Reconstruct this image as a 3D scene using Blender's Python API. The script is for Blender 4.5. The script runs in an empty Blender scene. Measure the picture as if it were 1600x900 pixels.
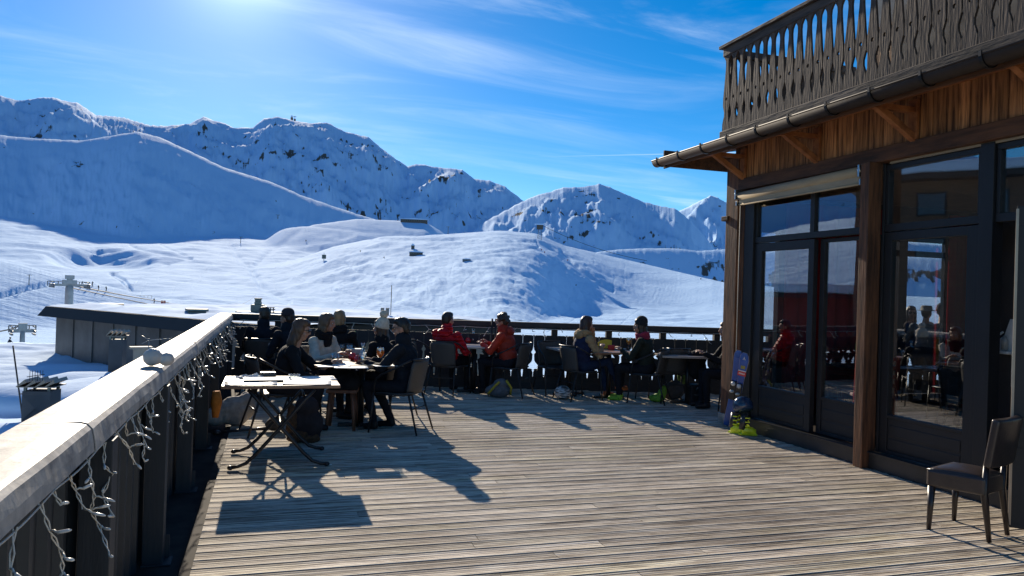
import bpy, bmesh, math, random
import numpy as np
from mathutils import Vector, Matrix, Euler
from mathutils import noise as mnoise
random.seed(7)
rng = np.random.RandomState(11)
S = bpy.context.scene
COL = S.collection
R_ = math.radians

# ------------------------------------------------------------------ camera
F, EYE = 1200.0, 1.6
YAW, ROLL, PITCH = R_(17.5), R_(1.8), R_(.36)
_fw = Vector((math.sin(YAW)*math.cos(PITCH), math.cos(YAW)*math.cos(PITCH), math.sin(PITCH)))
_r0 = Vector((math.cos(YAW), -math.sin(YAW), 0)); _u0 = _r0.cross(_fw)
_R = _r0*math.cos(ROLL) + _u0*math.sin(ROLL)
_U = _u0*math.cos(ROLL) - _r0*math.sin(ROLL)
cd = bpy.data.cameras.new('camera'); cam = bpy.data.objects.new('camera', cd); COL.objects.link(cam)
cd.sensor_width = 36; cd.lens = 36*F/1600; cd.clip_start = .05; cd.clip_end = 30000
m = Matrix((_R, _U, -_fw)).transposed().to_4x4(); m.translation = (0, 0, EYE)
cam.matrix_world = m
S.camera = cam
CAM = Vector((0, 0, EYE))

def ray(px, py): return _fw + _R*((px-800)/F) + _U*((450-py)/F)
def P(px, py, **k):
    """a point of the place seen at a photo pixel, on the plane x=, y= or z=, or at depth d="""
    d = ray(px, py)
    if 'd' in k: return CAM + d*k['d']
    a, v = list(k.items())[0]; i = 'xyz'.index(a)
    return CAM + d*((v-CAM[i])/d[i])

# ------------------------------------------------------------------ sky, sun, exposure
SUN_AZ, SUN_EL = -2.9, 22.6          # degrees clockwise from +y, and up
W = bpy.data.worlds.new('World'); S.world = W; W.use_nodes = True
nt = W.node_tree; N = nt.nodes; L = nt.links; N.clear()
out = N.new('ShaderNodeOutputWorld'); bg = N.new('ShaderNodeBackground'); L.new(bg.outputs[0], out.inputs[0])
sky = N.new('ShaderNodeTexSky'); sky.sky_type = 'NISHITA'; sky.sun_disc = False
sky.sun_elevation = R_(SUN_EL); sky.sun_rotation = R_(SUN_AZ)
sky.altitude = 2300; sky.air_density = 1.0; sky.dust_density = .55; sky.ozone_density = 3.0
hsv = N.new('ShaderNodeHueSaturation'); hsv.inputs['Saturation'].default_value = 1.42; hsv.inputs['Value'].default_value = 1
L.new(sky.outputs[0], hsv.inputs['Color'])
# thin cirrus: streaky noise on the sky's own directions, projected on a high flat layer
tc = N.new('ShaderNodeTexCoord'); sep = N.new('ShaderNodeSeparateXYZ'); L.new(tc.outputs['Generated'], sep.inputs[0])
def mth(op, a, b=None, clamp=False):
    n = N.new('ShaderNodeMath'); n.operation = op; n.use_clamp = clamp
    for i, v in enumerate((a, b)):
        if v is None: continue
        if isinstance(v, (int, float)): n.inputs[i].default_value = v
        else: L.new(v, n.inputs[i])
    return n.outputs[0]
zz = mth('ADD', mth('MAXIMUM', sep.outputs[2], 0), .10)
ux = mth('DIVIDE', sep.outputs[0], zz); uy = mth('DIVIDE', sep.outputs[1], zz)
cmb = N.new('ShaderNodeCombineXYZ'); L.new(ux, cmb.inputs[0]); L.new(uy, cmb.inputs[1])
mp = N.new('ShaderNodeMapping'); mp.inputs['Rotation'].default_value = (0, 0, R_(17)); mp.inputs['Scale'].default_value = (.42, 1.15, 1)
L.new(cmb.outputs[0], mp.inputs[0])
n1 = N.new('ShaderNodeTexNoise'); n1.inputs['Scale'].default_value = 1.5; n1.inputs['Detail'].default_value = 9; n1.inputs['Roughness'].default_value = .62; n1.inputs['Distortion'].default_value = .9
L.new(mp.outputs[0], n1.inputs['Vector'])
n2 = N.new('ShaderNodeTexNoise'); n2.inputs['Scale'].default_value = .55; n2.inputs['Detail'].default_value = 3
L.new(cmb.outputs[0], n2.inputs['Vector'])
c1 = mth('MULTIPLY', mth('SUBTRACT', n1.outputs['Fac'], .44, True), 3.4, True)
c2 = mth('MULTIPLY', mth('SUBTRACT', n2.outputs['Fac'], .33, True), 3.2, True)
cl = mth('MULTIPLY', mth('POWER', c1, 1.6), c2)
cl = mth('MULTIPLY', cl, .62)
# a straight contrail low over the right ridge
def contrail(a, b, width, x0f, x1f):
    nrm = a.cross(b).normalized(); mid = (a.normalized()+b.normalized()).normalized(); along = nrm.cross(mid).normalized()
    def dot(v):
        n = N.new('ShaderNodeVectorMath'); n.operation = 'DOT_PRODUCT'; L.new(tc.outputs['Generated'], n.inputs[0]); n.inputs[1].default_value = v; return n.outputs['Value']
    d = mth('ABSOLUTE', dot(nrm)); s = dot(along)
    g = mth('SUBTRACT', 1, mth('DIVIDE', d, width), True)
    L0 = a.normalized().dot(along); L1 = b.normalized().dot(along)
    lo, hi = (L0, L1)
    mr = N.new('ShaderNodeMapRange'); L.new(s, mr.inputs[0]); mr.inputs[1].default_value = lo; mr.inputs[2].default_value = hi; mr.inputs[3].default_value = 0; mr.inputs[4].default_value = 1
    f = mr.outputs[0]
    front = mth('GREATER_THAN', dot(mid), .5)
    return mth('MULTIPLY', mth('MULTIPLY', g, f), front)
ct = contrail(ray(800, 246), ray(1120, 239), .0011, 0, 1)
cl = mth('MAXIMUM', cl, mth('MULTIPLY', ct, .45))
mix = N.new('ShaderNodeMix'); mix.data_type = 'RGBA'; L.new(cl, mix.inputs['Factor']); L.new(hsv.outputs[0], mix.inputs['A'])
mix.inputs['B'].default_value = (8.2, 9.4, 10.6, 1)
# forward scattering of the thin cirrus round the sun
_sv = (math.sin(R_(SUN_AZ))*math.cos(R_(SUN_EL)), math.cos(R_(SUN_AZ))*math.cos(R_(SUN_EL)), math.sin(R_(SUN_EL)))
dn = N.new('ShaderNodeVectorMath'); dn.operation = 'DOT_PRODUCT'; L.new(tc.outputs['Generated'], dn.inputs[0]); dn.inputs[1].default_value = _sv
dd_ = mth('MAXIMUM', dn.outputs['Value'], 0); glow = mth('ADD', mth('MULTIPLY', mth('POWER', dd_, 60), .75), mth('MULTIPLY', mth('POWER', dd_, 500), 6.0))
gv = N.new('ShaderNodeVectorMath'); gv.operation = 'SCALE'; gv.inputs[0].default_value = (.80, .93, 1.0); L.new(glow, gv.inputs['Scale'])
ga = N.new('ShaderNodeVectorMath'); ga.operation = 'ADD'; L.new(mix.outputs['Result'], ga.inputs[0]); L.new(gv.outputs[0], ga.inputs[1])
L.new(ga.outputs[0], bg.inputs['Color'])
bg.inputs['Strength'].default_value = .083

sd = bpy.data.lights.new('sun', 'SUN'); sun = bpy.data.objects.new('sun', sd); COL.objects.link(sun)
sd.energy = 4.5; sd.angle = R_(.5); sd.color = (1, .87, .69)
_sd = Vector((math.sin(R_(SUN_AZ))*math.cos(R_(SUN_EL)), math.cos(R_(SUN_AZ))*math.cos(R_(SUN_EL)), math.sin(R_(SUN_EL))))
sun.rotation_euler = _sd.to_track_quat('Z', 'Y').to_euler()
sun.location = (0, 0, 60)
S.view_settings.view_transform = 'Standard'; S.view_settings.look = 'None'
S.view_settings.exposure = .66; S.view_settings.gamma = 1; S.view_settings.use_curve_mapping = False
S.cycles.max_bounces = 7; S.cycles.transparent_max_bounces = 12; S.cycles.caustics_reflective = False; S.cycles.caustics_refractive = False
S.cycles.sample_clamp_indirect = 4

# ------------------------------------------------------------------ helpers
def tag(o, label=None, cat=None, group=None, kind=None):
    if label: o['label'] = label
    if cat: o['category'] = cat
    if group: o['group'] = group
    if kind: o['kind'] = kind
    return o
def empty(name, loc=(0, 0, 0), rz=0, label=None, cat=None, group=None):
    o = bpy.data.objects.new(name, None); COL.objects.link(o); o.empty_display_size = .1
    o.location = loc; o.rotation_euler = (0, 0, rz); return tag(o, label, cat, group)
def children(o): return [c for c in bpy.data.objects if c.parent == o]
def copy_tree(o, parent=None):
    kids = KIDS.get(o.name) or []
    c = o.copy(); COL.objects.link(c)
    if parent: c.parent = parent
    KIDS[c.name] = []
    for k in kids:
        kc = copy_tree(k, c); KIDS[c.name].append(kc)
    return c
KIDS = {}
def reg(o, parent):
    if parent is not None:
        o.parent = parent; KIDS.setdefault(parent.name, []).append(o)

class MB:
    def __init__(s): s.v = []; s.f = []; s.m = []; s.s = []
    def add(s, vs, fs, mi=0, smooth=False):
        o = len(s.v); s.v += [tuple(v) for v in vs]
        for f in fs: s.f.append(tuple(i+o for i in f)); s.m.append(mi); s.s.append(smooth)
        return s
    def box(s, a, b, mi=0, M=None):
        x0, y0, z0 = [min(p, q) for p, q in zip(a, b)]; x1, y1, z1 = [max(p, q) for p, q in zip(a, b)]
        vs = [(x0,y0,z0),(x1,y0,z0),(x1,y1,z0),(x0,y1,z0),(x0,y0,z1),(x1,y0,z1),(x1,y1,z1),(x0,y1,z1)]
        if M: vs = [M @ Vector(v) for v in vs]
        return s.add(vs, [(0,3,2,1),(4,5,6,7),(0,1,5,4),(1,2,6,5),(2,3,7,6),(3,0,4,7)], mi)
    def beam(s, p, q, w, h, mi=0, up=(0, 0, 1)):
        p, q = Vector(p), Vector(q); d = (q-p); l = d.length; d.normalize(); up = Vector(up)
        sx = d.cross(up)
        if sx.length < 1e-4: sx = d.cross(Vector((1, 0, 0)))
        sx.normalize(); uz = sx.cross(d)
        vs = [c + sx*a*w/2 + uz*b*h/2 for c in (p, q) for a, b in ((-1,-1),(1,-1),(1,1),(-1,1))]
        return s.add(vs, [(0,1,2,3),(7,6,5,4),(0,4,5,1),(1,5,6,2),(2,6,7,3),(3,7,4,0)], mi)
    def tube(s, pts, r, n=8, mi=0, cap=True, smooth=True, squash=None):
        pts = [Vector(p) for p in pts]; k = len(pts)
        rs = r if isinstance(r, (list, tuple)) else [r]*k
        vs = []; t0 = None; nx = None
        for i, p in enumerate(pts):
            t = (pts[min(i+1, k-1)] - pts[max(i-1, 0)])
            if t.length < 1e-9: t = t0 or Vector((0, 0, 1))
            t.normalize()
            if nx is None:
                nx = t.cross(Vector((0, 0, 1)))
                if nx.length < .05: nx = t.cross(Vector((1, 0, 0)))
                nx.normalize()
            else:
                nx = (nx - t*nx.dot(t));
                if nx.length < 1e-6: nx = t.orthogonal()
                nx.normalize()
            ny = t.cross(nx); t0 = t
            for j in range(n):
                a = 2*math.pi*j/n; vs.append(p + nx*math.cos(a)*rs[i] + ny*math.sin(a)*rs[i]*(squash or 1))
        fs = [(i*n+j, i*n+(j+1) % n, (i+1)*n+(j+1) % n, (i+1)*n+j) for i in range(k-1) for j in range(n)]
        s.add(vs, fs, mi, smooth)
        if cap:
            o = len(s.v)-len(vs); s.f.append(tuple(o+j for j in reversed(range(n)))); s.m.append(mi); s.s.append(False)
            s.f.append(tuple(o+(k-1)*n+j for j in range(n))); s.m.append(mi); s.s.append(False)
        return s
    def lathe(s, prof, c=(0, 0, 0), n=20, mi=0, smooth=True, M=None):
        c = Vector(c); vs = []
        for r, z in prof:
            for j in range(n):
                a = 2*math.pi*j/n; v = Vector((r*math.cos(a), r*math.sin(a), z))
                vs.append((M @ v if M else v) + c)
        k = len(prof)
        fs = [(i*n+j, i*n+(j+1) % n, (i+1)*n+(j+1) % n, (i+1)*n+j) for i in range(k-1) for j in range(n)]
        if prof[0][0] > 1e-5: fs.append(tuple(reversed(range(n))))
        if prof[-1][0] > 1e-5: fs.append(tuple((k-1)*n+j for j in range(n)))
        return s.add(vs, fs, mi, smooth)
    def ell(s, c, r, mi=0, n=14, k=9, M=None):
        c = Vector(c); r = (r, r, r) if isinstance(r, (int, float)) else r; vs = []
        for i in range(1, k):
            th = math.pi*i/k
            for j in range(n):
                a = 2*math.pi*j/n; v = Vector((r[0]*math.sin(th)*math.cos(a), r[1]*math.sin(th)*math.sin(a), -r[2]*math.cos(th)))
                vs.append((M @ v if M else v)+c)
        b = Vector((0, 0, -r[2])); t = Vector((0, 0, r[2]))
        vs += [(M @ b if M else b)+c, (M @ t if M else t)+c]; K = k-1
        fs = [(i*n+j, i*n+(j+1) % n, (i+1)*n+(j+1) % n, (i+1)*n+j) for i in range(K-1) for j in range(n)]
        fs += [(K*n, (j+1) % n, j) for j in range(n)] + [((K-1)*n+j, (K-1)*n+(j+1) % n, K*n+1) for j in range(n)]
        return s.add(vs, fs, mi, True)
    def prism(s, poly, h0, h1, fn, mi=0):
        """poly: 2-D outline; fn(u, v, h) -> point; extruded h0..h1"""
        n = len(poly); vs = [fn(u, v, h0) for u, v in poly] + [fn(u, v, h1) for u, v in poly]
        fs = [tuple(reversed(range(n))), tuple(range(n, 2*n))] + [(i, (i+1) % n, n+(i+1) % n, n+i) for i in range(n)]
        return s.add(vs, fs, mi)
    def build(s, name, mats, parent=None, label=None, cat=None, group=None, kind=None, bevel=0, fix=True, loc=None, rz=0, seg=2):
        me = bpy.data.meshes.new(name); me.from_pydata(s.v, [], s.f)
        if not isinstance(mats, (list, tuple)): mats = [mats]
        for q in mats: me.materials.append(q)
        me.polygons.foreach_set('material_index', s.m); me.polygons.foreach_set('use_smooth', s.s)
        if fix:
            bm = bmesh.new(); bm.from_mesh(me); bmesh.ops.recalc_face_normals(bm, faces=bm.faces)
            big = [f for f in bm.faces if len(f.verts) > 8]
            if big: bmesh.ops.triangulate(bm, faces=big)
            bm.to_mesh(me); bm.free()
        me.update()
        o = bpy.data.objects.new(name, me); COL.objects.link(o); reg(o, parent)
        if loc is not None: o.location = loc
        if rz: o.rotation_euler = (0, 0, rz)
        if bevel:
            md = o.modifiers.new('b', 'BEVEL'); md.width = bevel; md.segments = seg; md.limit_method = 'ANGLE'; md.angle_limit = R_(40)
        return tag(o, label, cat, group, kind)

# ------------------------------------------------------------------ materials
def node_mat(name):
    mt = bpy.data.materials.new(name); mt.use_nodes = True; t = mt.node_tree
    return mt, t, t.nodes['Principled BSDF']
def mat(name, c, rough=.6, metal=0, c2=None, scale=6, stretch=(1, 1, 1), lo=.35, hi=.65, bump=0, bscale=None, spec=.5, island=0, detail=6, coord='Object', **kw):
    mt, t, b = node_mat(name); n = t.nodes; l = t.links
    b.inputs['Roughness'].default_value = rough; b.inputs['Metallic'].default_value = metal
    b.inputs['Specular IOR Level'].default_value = spec
    tcn = n.new('ShaderNodeTexCoord'); mpn = n.new('ShaderNodeMapping'); mpn.inputs['Scale'].default_value = stretch
    l.new(tcn.outputs[coord], mpn.inputs[0])
    c2 = c2 or tuple(x*.8 for x in c)
    nz = n.new('ShaderNodeTexNoise'); nz.inputs['Scale'].default_value = scale; nz.inputs['Detail'].default_value = detail; nz.inputs['Roughness'].default_value = .62
    l.new(mpn.outputs[0], nz.inputs['Vector'])
    mr = n.new('ShaderNodeMapRange'); mr.inputs[1].default_value = lo; mr.inputs[2].default_value = hi; l.new(nz.outputs['Fac'], mr.inputs[0])
    mx = n.new('ShaderNodeMix'); mx.data_type = 'RGBA'; mx.inputs['A'].default_value = (*c2, 1); mx.inputs['B'].default_value = (*c, 1)
    l.new(mr.outputs[0], mx.inputs['Factor']); colr = mx.outputs['Result']
    if island:
        g = n.new('ShaderNodeNewGeometry'); h = n.new('ShaderNodeHueSaturation'); l.new(colr, h.inputs['Color'])
        m2 = n.new('ShaderNodeMapRange'); m2.inputs[3].default_value = 1-island; m2.inputs[4].default_value = 1+island
        l.new(g.outputs['Random Per Island'], m2.inputs[0]); l.new(m2.outputs[0], h.inputs['Value']); colr = h.outputs[0]
    l.new(colr, b.inputs['Base Color'])
    if bump:
        nb = n.new('ShaderNodeTexNoise'); nb.inputs['Scale'].default_value = bscale or scale*3; nb.inputs['Detail'].default_value = 5; l.new(mpn.outputs[0], nb.inputs['Vector'])
        bp = n.new('ShaderNodeBump'); bp.inputs['Strength'].default_value = 1; bp.inputs['Distance'].default_value = bump
        l.new(nb.outputs['Fac'], bp.inputs['Height']); l.new(bp.outputs[0], b.inputs['Normal'])
    for k, v in kw.items(): b.inputs[k.replace('_', ' ')].default_value = v
    return mt
# ------------------------------------------------------------------ snow terrain: one sheet from the resort to the far ranges
_perm = rng.permutation(512).astype(np.int64); _perm = np.concatenate([_perm, _perm])
_ang = rng.rand(512)*2*np.pi; _gx, _gy = np.cos(_ang), np.sin(_ang)
def pn(x, y):
    xi = np.floor(x).astype(np.int64); yi = np.floor(y).astype(np.int64); xf = x-xi; yf = y-yi
    u = xf*xf*xf*(xf*(xf*6-15)+10); v = yf*yf*yf*(yf*(yf*6-15)+10)
    def g(ix, iy, dx, dy):
        h = _perm[(_perm[ix & 511]+iy) & 511]; return _gx[h]*dx + _gy[h]*dy
    a = g(xi, yi, xf, yf); b = g(xi+1, yi, xf-1, yf); c = g(xi, yi+1, xf, yf-1); d = g(xi+1, yi+1, xf-1, yf-1)
    return (a+(b-a)*u) + ((c+(d-c)*u)-(a+(b-a)*u))*v
def fbm(x, y, o=5, g=.5, ridged=False):
    s = 0; a = 1; t = 0
    for i in range(o):
        q = pn(x, y); s = s + a*((1-2.2*np.abs(q)) if ridged else q); t += a; a *= g; x = x*2.03+17.3; y = y*2.03+9.1
    return s/t
def azte(px, py):
    d = ray(px, py); return math.degrees(math.atan2(d.x, d.y)), d.z/math.hypot(d.x, d.y)
def sm(t): t = np.clip(t, 0, 1); return t*t*(3-2*t)

az = np.unique(np.concatenate([np.arange(-88, -18, .28), np.arange(-18, 36, .05), np.arange(36, 54, .1), np.arange(54, 75, .4)]))
rr = [34.]
while rr[-1] < 9000: rr.append(rr[-1]*(1.0088 if rr[-1] > 200 else 1.014) )
rr = np.array(rr)
AZ, RR = np.meshgrid(az, rr)                      # rows = radius
X = RR*np.sin(np.radians(AZ)); Y = RR*np.cos(np.radians(AZ))

def curve(kn, w_te=0):
    """knots (px, py, r) or ('a', az, te, r): azimuth -> te, r"""
    k = []
    for q in kn:
        if q[0] == 'a': k.append((q[1], q[2])+tuple(q[3:]))
        else: k.append(azte(q[0], q[1])+tuple(q[2:]))
    k = np.array(sorted(k)); res = []
    for i in range(1, k.shape[1]):
        g = np.arange(-90, 80, .05); v = np.interp(g, k[:, 0], k[:, i]); sg = w_te if i == 1 else 1.1
        if sg:
            q = np.exp(-.5*(np.arange(-80, 81)*.05/sg)**2); q /= q.sum(); v = np.convolve(np.pad(v, 80, 'edge'), q, 'valid')
        res.append(np.interp(az, g, v))
    return res

# base: how the valley floor and the sunny plateau rise with distance
pxs = [-420, 0, 60, 150, 300, 450, 600, 750, 900, 1050, 1200, 1400, 1900]
base_rows = [
 (34,  [760, 740, 735, 735, 735, 735, 735, 735, 735, 735, 735, 735, 735]),
 (70,  [600, 585, 585, 585, 600, 600, 600, 600, 600, 600, 600, 600, 600]),
 (130, [545, 545, 548, 552, 560, 565, 565, 565, 565, 565, 570, 575, 580]),
 (230, [520, 522, 522, 524, 526, 530, 532, 534, 535, 536, 540, 545, 550]),
 (380, [495, 500, 500, 500, 496, 500, 508, 514, 520, 522, 526, 530, 540]),
 (560, [470, 470, 470, 470, 466, 476, 488, 496, 506, 512, 516, 524, 530]),
 (800, [435, 436, 436, 436, 440, 455, 466, 476, 494, 502, 508, 516, 520]),
 (1080, [400, 402, 404, 410, 416, 426, 440, 450, 461, 476, 487, 500, 508]),
 (1450, [370, 370, 374, 384, 388, 395, 414, 428, 440, 456, 468, 480, 490]),
 (1850, [340, 342, 348, 362, 367, 372, 398, 420, 446, 470, 480, 485, 490]),
 (2500, [330, 340, 346, 358, 364, 370, 392, 412, 436, 452, 462, 465, 470]),
]
lr = np.log([b[0] for b in base_rows]); T = []
ax = [azte(p, 450)[0] for p in pxs]
for r, pys in base_rows: T.append(np.interp(az, ax, [azte(p, y)[1] for p, y in zip(pxs, pys)]))
T = np.array(T); LRR = np.log(rr); TE = np.empty((len(rr), len(az)))
idx = np.clip(np.searchsorted(lr, LRR)-1, 0, len(lr)-2); tt = np.clip((LRR-lr[idx])/(lr[idx+1]-lr[idx]), 0, 1)
TE = T[idx]*(1-tt)[:, None] + T[idx+1]*tt[:, None]
Zb = 1.6 + TE*np.minimum(RR, 2500)
# to the side of the picture (seen in the window panes) the slope opposite the chalet rises
side = sm((-20-AZ)/22); Zb = Zb + side*(np.clip(RR-150, 0, 1800)*.07)
nf = sm((RR-60)/300); und = np.clip(RR/900, .25, 1.15)
und = und*(1-.75*sm((RR-1850)/500))
Zb = Zb + nf*und*(8*fbm(X/330+13, Y/230+5, 2) + 6.5*fbm((X+.5*Y)/140, (Y-.3*X)/75, 3) + 1.7*fbm((X+.4*Y)/40, (Y-.3*X)/22+7, 3))
Zb = Zb + sm((RR-260)/250)*(1-.8*sm((RR-1850)/500))*4.6*fbm((X*.6-Y*.8)/330+3, (X*.8+Y*.6)/78+8, 3)
Zb = Zb + nf*.28*fbm(X/9, Y/6, 3)*np.clip(und, .3, 1)*(1+.9*sm(fbm(X/200+9, Y/160, 2)*4))

RK = np.zeros_like(Zb)                              # where bare rock may show
Z = Zb.copy()
def smax(a, b, k): 
    h = np.clip(.5+.5*(a-b)/k, 0, 1); return b*(1-h)+a*h + k*h*(1-h)
def layer(kn, sf, sb, rnd=60, gul=18, gw=150, detail=3, rock=.0, k=6, crest_n=.0010, rsc=1.0, w_te=0, lat=1.7, face=0):
    """a ridge: crest traced at its own distance, front face falling towards us, back face away"""
    global Z, RK
    c = curve(kn, w_te); te, rc = c[0], c[1]; sf_ = c[2] if len(c) > 2 else np.full_like(te, sf)
    d = rc[None, :]-RR; cn = crest_n*fbm(az*2.2+rc*.01, az*0+rc[0]*.013, 5, .6)*2*rc
    hc = 1.6 + te*rc
    f = np.sqrt(np.clip(d, 0, None)**2+rnd**2)-rnd; bk = np.sqrt(np.clip(-d, 0, None)**2+rnd**2)-rnd
    drop = f*sf_[None, :]
    hcc = hc[None, :]
    if face:
        c2 = curve(kn, face); hs = 1.6 + (c2[0]-np.clip(c2[0]-te, 0, None)*.0)*rc; wgt = np.exp(-(np.clip(d, 0, None)/330)**2)*1.0; hs = np.convolve(np.pad(hc, 120, 'edge'), np.exp(-.5*(np.arange(-120, 121)/55)**2)/np.exp(-.5*(np.arange(-120, 121)/55)**2).sum(), 'valid'); hcc = hc[None, :]*wgt + hs[None, :]*(1-wgt)
    if face: h0_ = 5.2*sm(d/150)*fbm((X*.6-Y*.8)/330+3, (X*.8+Y*.6)/78+8, 3)
    else: h0_ = 0
    h = h0_ + hcc - drop - bk*sb + cn[None, :]*np.exp(-(d/140)**2)
    u = AZ*math.pi/180*rc[None, :]                  # metres along the face
    wob = 1.1*fbm(u/900, d/900, 2)*gw
    fd = sm(np.abs(d)/260)*np.where(d > 0, 1, .4)
    g1 = fbm((u+wob)/gw, d/(gw*lat), 4, .55, True)
    h = h + fd*gul*(g1-.35) + detail*fd*fbm(u/55, d/70, 4, .6)*2
    if rock:
        q = fbm(u/(150*rsc), d/(120*rsc), 3, .6)+.75*fbm(u/(34*rsc), d/(22*rsc), 4, .65)
        rmask = np.clip((q-(.56-rock))*2.6, 0, 1)*sm((d+10)/120)*(1-sm((d-1100)/500))
        h = h + 7*rmask*fbm(u/22, d/16, 3, .6)
    else: rmask = 0*h
    top = (h > Z)
    RK = np.where(top, rmask, RK); Z = smax(h, Z, k)

# farthest first
layer([(1030,345,5200),(1060,330,5200),(1085,318,5200),(1110,306,5200),(1122,308,5200),(1140,318,5200),(1180,332,5100),(1240,345,5000),(1300,360,5000),(1400,376,4800),(1480,382,4800),(1600,378,4800),(1900,360,4800),(2600,380,4800)],
      .50, .6, rnd=8, gul=170, gw=420, detail=16, rock=.42, lat=2.5)
layer([('a',-88,.15,3600),('a',-60,.165,3600),('a',-50,.155,3500),('a',-44,.20,3300),('a',-36,.25,3200),('a',-25,.26,3300),(-300,120,3600),(-60,152,3900),(0,150,4000),(30,157,4000),(60,153,4000),(82,152,4000),(100,158,4000),(120,160,4000),(150,180,4100),(190,183,4300),(235,196,4600),(262,197,4700),(296,193,4600),(318,182,4500),(332,188,4500),(345,191,4500),(368,200,4500),(395,199,4400),(412,186,4400),(432,182,4400),(452,187,4400),(485,193,4300),(510,191,4300),(540,206,4200),(575,214,4100),(600,235,4000),(636,260,3900),(652,256,3900),(690,262,3900),(722,265,3800),(740,279,3800),(765,282,3800),(790,292,3700),(817,313,3600),(860,340,3500),(930,400,3300),(1000,460,3200)],
      .54, .5, rnd=25, gul=105, gw=420, detail=22, rock=.55, lat=1.6)
layer([(700,395,2900),(760,345,3000),(806,320,3100),(830,308,3100),(850,302,3100),(880,293,3150),(910,291,3150),(936,287,3150),(950,291,3150),(975,302,3100),(1000,313,3050),(1030,322,3000),(1056,326,2950),(1080,345,2850),(1110,380,2800),(1140,420,2750),(1200,470,2700)],
      .50, .5, rnd=14, gul=60, gw=300, detail=16, rock=.56, lat=1.6, rsc=.8)
# the shaded spur whose sunlit rim runs down across the picture
layer([('a',-88,.05,1900),('a',-60,.10,2000),('a',-40,.17,2100),('a',-25,.20,2200),(-250,215,2350),(0,211,2500),(20,214,2500),(60,217,2500),(127,220,2450),(170,213,2430),(194,209,2410),(215,206,2400),(250,215,2380),(300,238,2350),(350,262,2300),(400,277,2250),(430,287,2220),(470,305,2200),(520,322,2180),(560,335,2160),(600,347,2140),(650,354,2120),(700,372,2100),(760,400,2050),(850,450,2000),(1000,520,1950)],
      .50, .40, rnd=30, gul=24, gw=420, detail=8, rock=.40, k=10, rsc=.8, lat=1.3, w_te=.12, crest_n=.0006)
# terrace with the long mountain restaurant, right of the spur
layer([(380,400,1700),(440,358,1750),(500,350,1800),(560,342,1850),(620,345,1880),(665,347,1880),(690,362,1850),(740,400,1800),(820,470,1750)], .30, .35, rnd=25, gul=5, gw=120, detail=1.5, rock=0, k=8, w_te=.3, crest_n=.0002, lat=1)
# the rock-banded bench far right
layer([(860,430,1750),(920,396,1780),(960,390,1800),(1010,388,1800),(1060,388,1800),(1090,392,1790),(1134,389,1800),(1200,392,1800),(1300,398,1800),(1420,402,1800),(1550,400,1800),(1700,410,1800)], .62, .10, rnd=22, gul=10, gw=160, detail=6, rock=.70, k=4, rsc=.5, lat=1, w_te=.3, crest_n=.0004)
# sunny piste hill in the middle, steeper towards the right
layer([(330,440,1000,.10),(430,418,1200,.12),(520,386,1330,.135),(600,370,1400,.145),(700,367,1400,.148),(780,361,1380,.15),(840,366,1400,.15),(880,384,1430,.175),(930,395,1450,.205),(1000,411,1400,.245),(1060,425,1300,.275),(1130,441,1150,.30),(1250,452,1050,.31),(1400,462,1000,.31),(1600,470,950,.3)],
      .1, .42, rnd=60, gul=6, gw=190, detail=2.2, rock=0, k=14, lat=.8, w_te=.3, crest_n=.0003, face=1)
# the near slope on the left
layer([('a',-88,.10,380),('a',-60,.085,380),('a',-35,.07,370),(-300,345,360),(-100,385,350),(0,405,340),(60,420,335),(110,434,330),(170,447,325),(235,463,320),(300,480,300),(380,496,280),(470,520,260)],
      .30, .5, rnd=22, gul=3.2, gw=26, detail=.7, rock=0, k=3, lat=1.2, w_te=.5, crest_n=.0004)

# worn paths, piste edges and the bowl hollow, cut as shallow real relief
PXG = None
def pix(x, y, z):
    v = np.stack([x, y, z-EYE]); fw = np.array(_fw); R = np.array(_R); U = np.array(_U)
    w = fw[0]*v[0]+fw[1]*v[1]+fw[2]*v[2]; w = np.where(w < 1, 1, w)
    return 800+F*(R[0]*v[0]+R[1]*v[1]+R[2]*v[2])/w, 450-F*(U[0]*v[0]+U[1]*v[1]+U[2]*v[2])/w
GX, GY = pix(X, Y, Z)
vis = np.maximum.accumulate(np.where(True, (Z-1.6)/RR, 0), axis=0) <= (Z-1.6)/RR+.004
TEv = None
def seg_d(pts):
    D = np.full(Z.shape, 1e9)
    for (x0, y0), (x1, y1) in zip(pts, pts[1:]):
        dx, dy = x1-x0, y1-y0; t = np.clip(((GX-x0)*dx+(GY-y0)*dy)/(dx*dx+dy*dy), 0, 1)
        D = np.minimum(D, np.hypot(GX-x0-t*dx, (GY-y0-t*dy)))
    return D
def path(pts, wpx, depth, rmin=380, rmax=2200):
    global Z
    D = seg_d(pts); mk = (RR > rmin)*(RR < rmax)*vis
    Z = Z - mk*depth*np.exp(-(D/wpx)**2)
path([(203,383),(215,388),(260,398),(300,404),(262,412),(205,419),(172,428),(186,436),(198,446),(205,458)], 1.7, 2.2)
path([(176,427),(195,437),(206,452)], 1.6, 2.0)
path([(300,404),(250,382),(330,370)], 1.4, 1.2)
path([(220,463),(300,467),(390,476),(500,488)], 1.5, 1.2)
path([(540,410),(560,425),(600,432),(650,436)], 1.5, 1.5)
path([(520,452),(560,462),(640,477),(700,490),(745,500)], 1.6, 1.2)
path([(440,349),(500,354),(560,360),(620,366),(700,370)], 1.5, 2.0, 1300)
path([(560,372),(640,374),(730,376),(790,378),(838,377)], 1.3, 1.6, 900)
path([(838,377),(842,386),(800,392),(740,397)], 1.3, 1.2, 700)
path([(876,392),(900,415),(930,440),(958,455)], 2.0, 2.6, 500)
path([(0,462),(40,450),(90,441),(150,437)], 3.0, 1.6, 200, 345)
path([(360,382),(372,402),(392,420),(410,448),(450,470)], 4.5, 2.2, 500)
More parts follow.
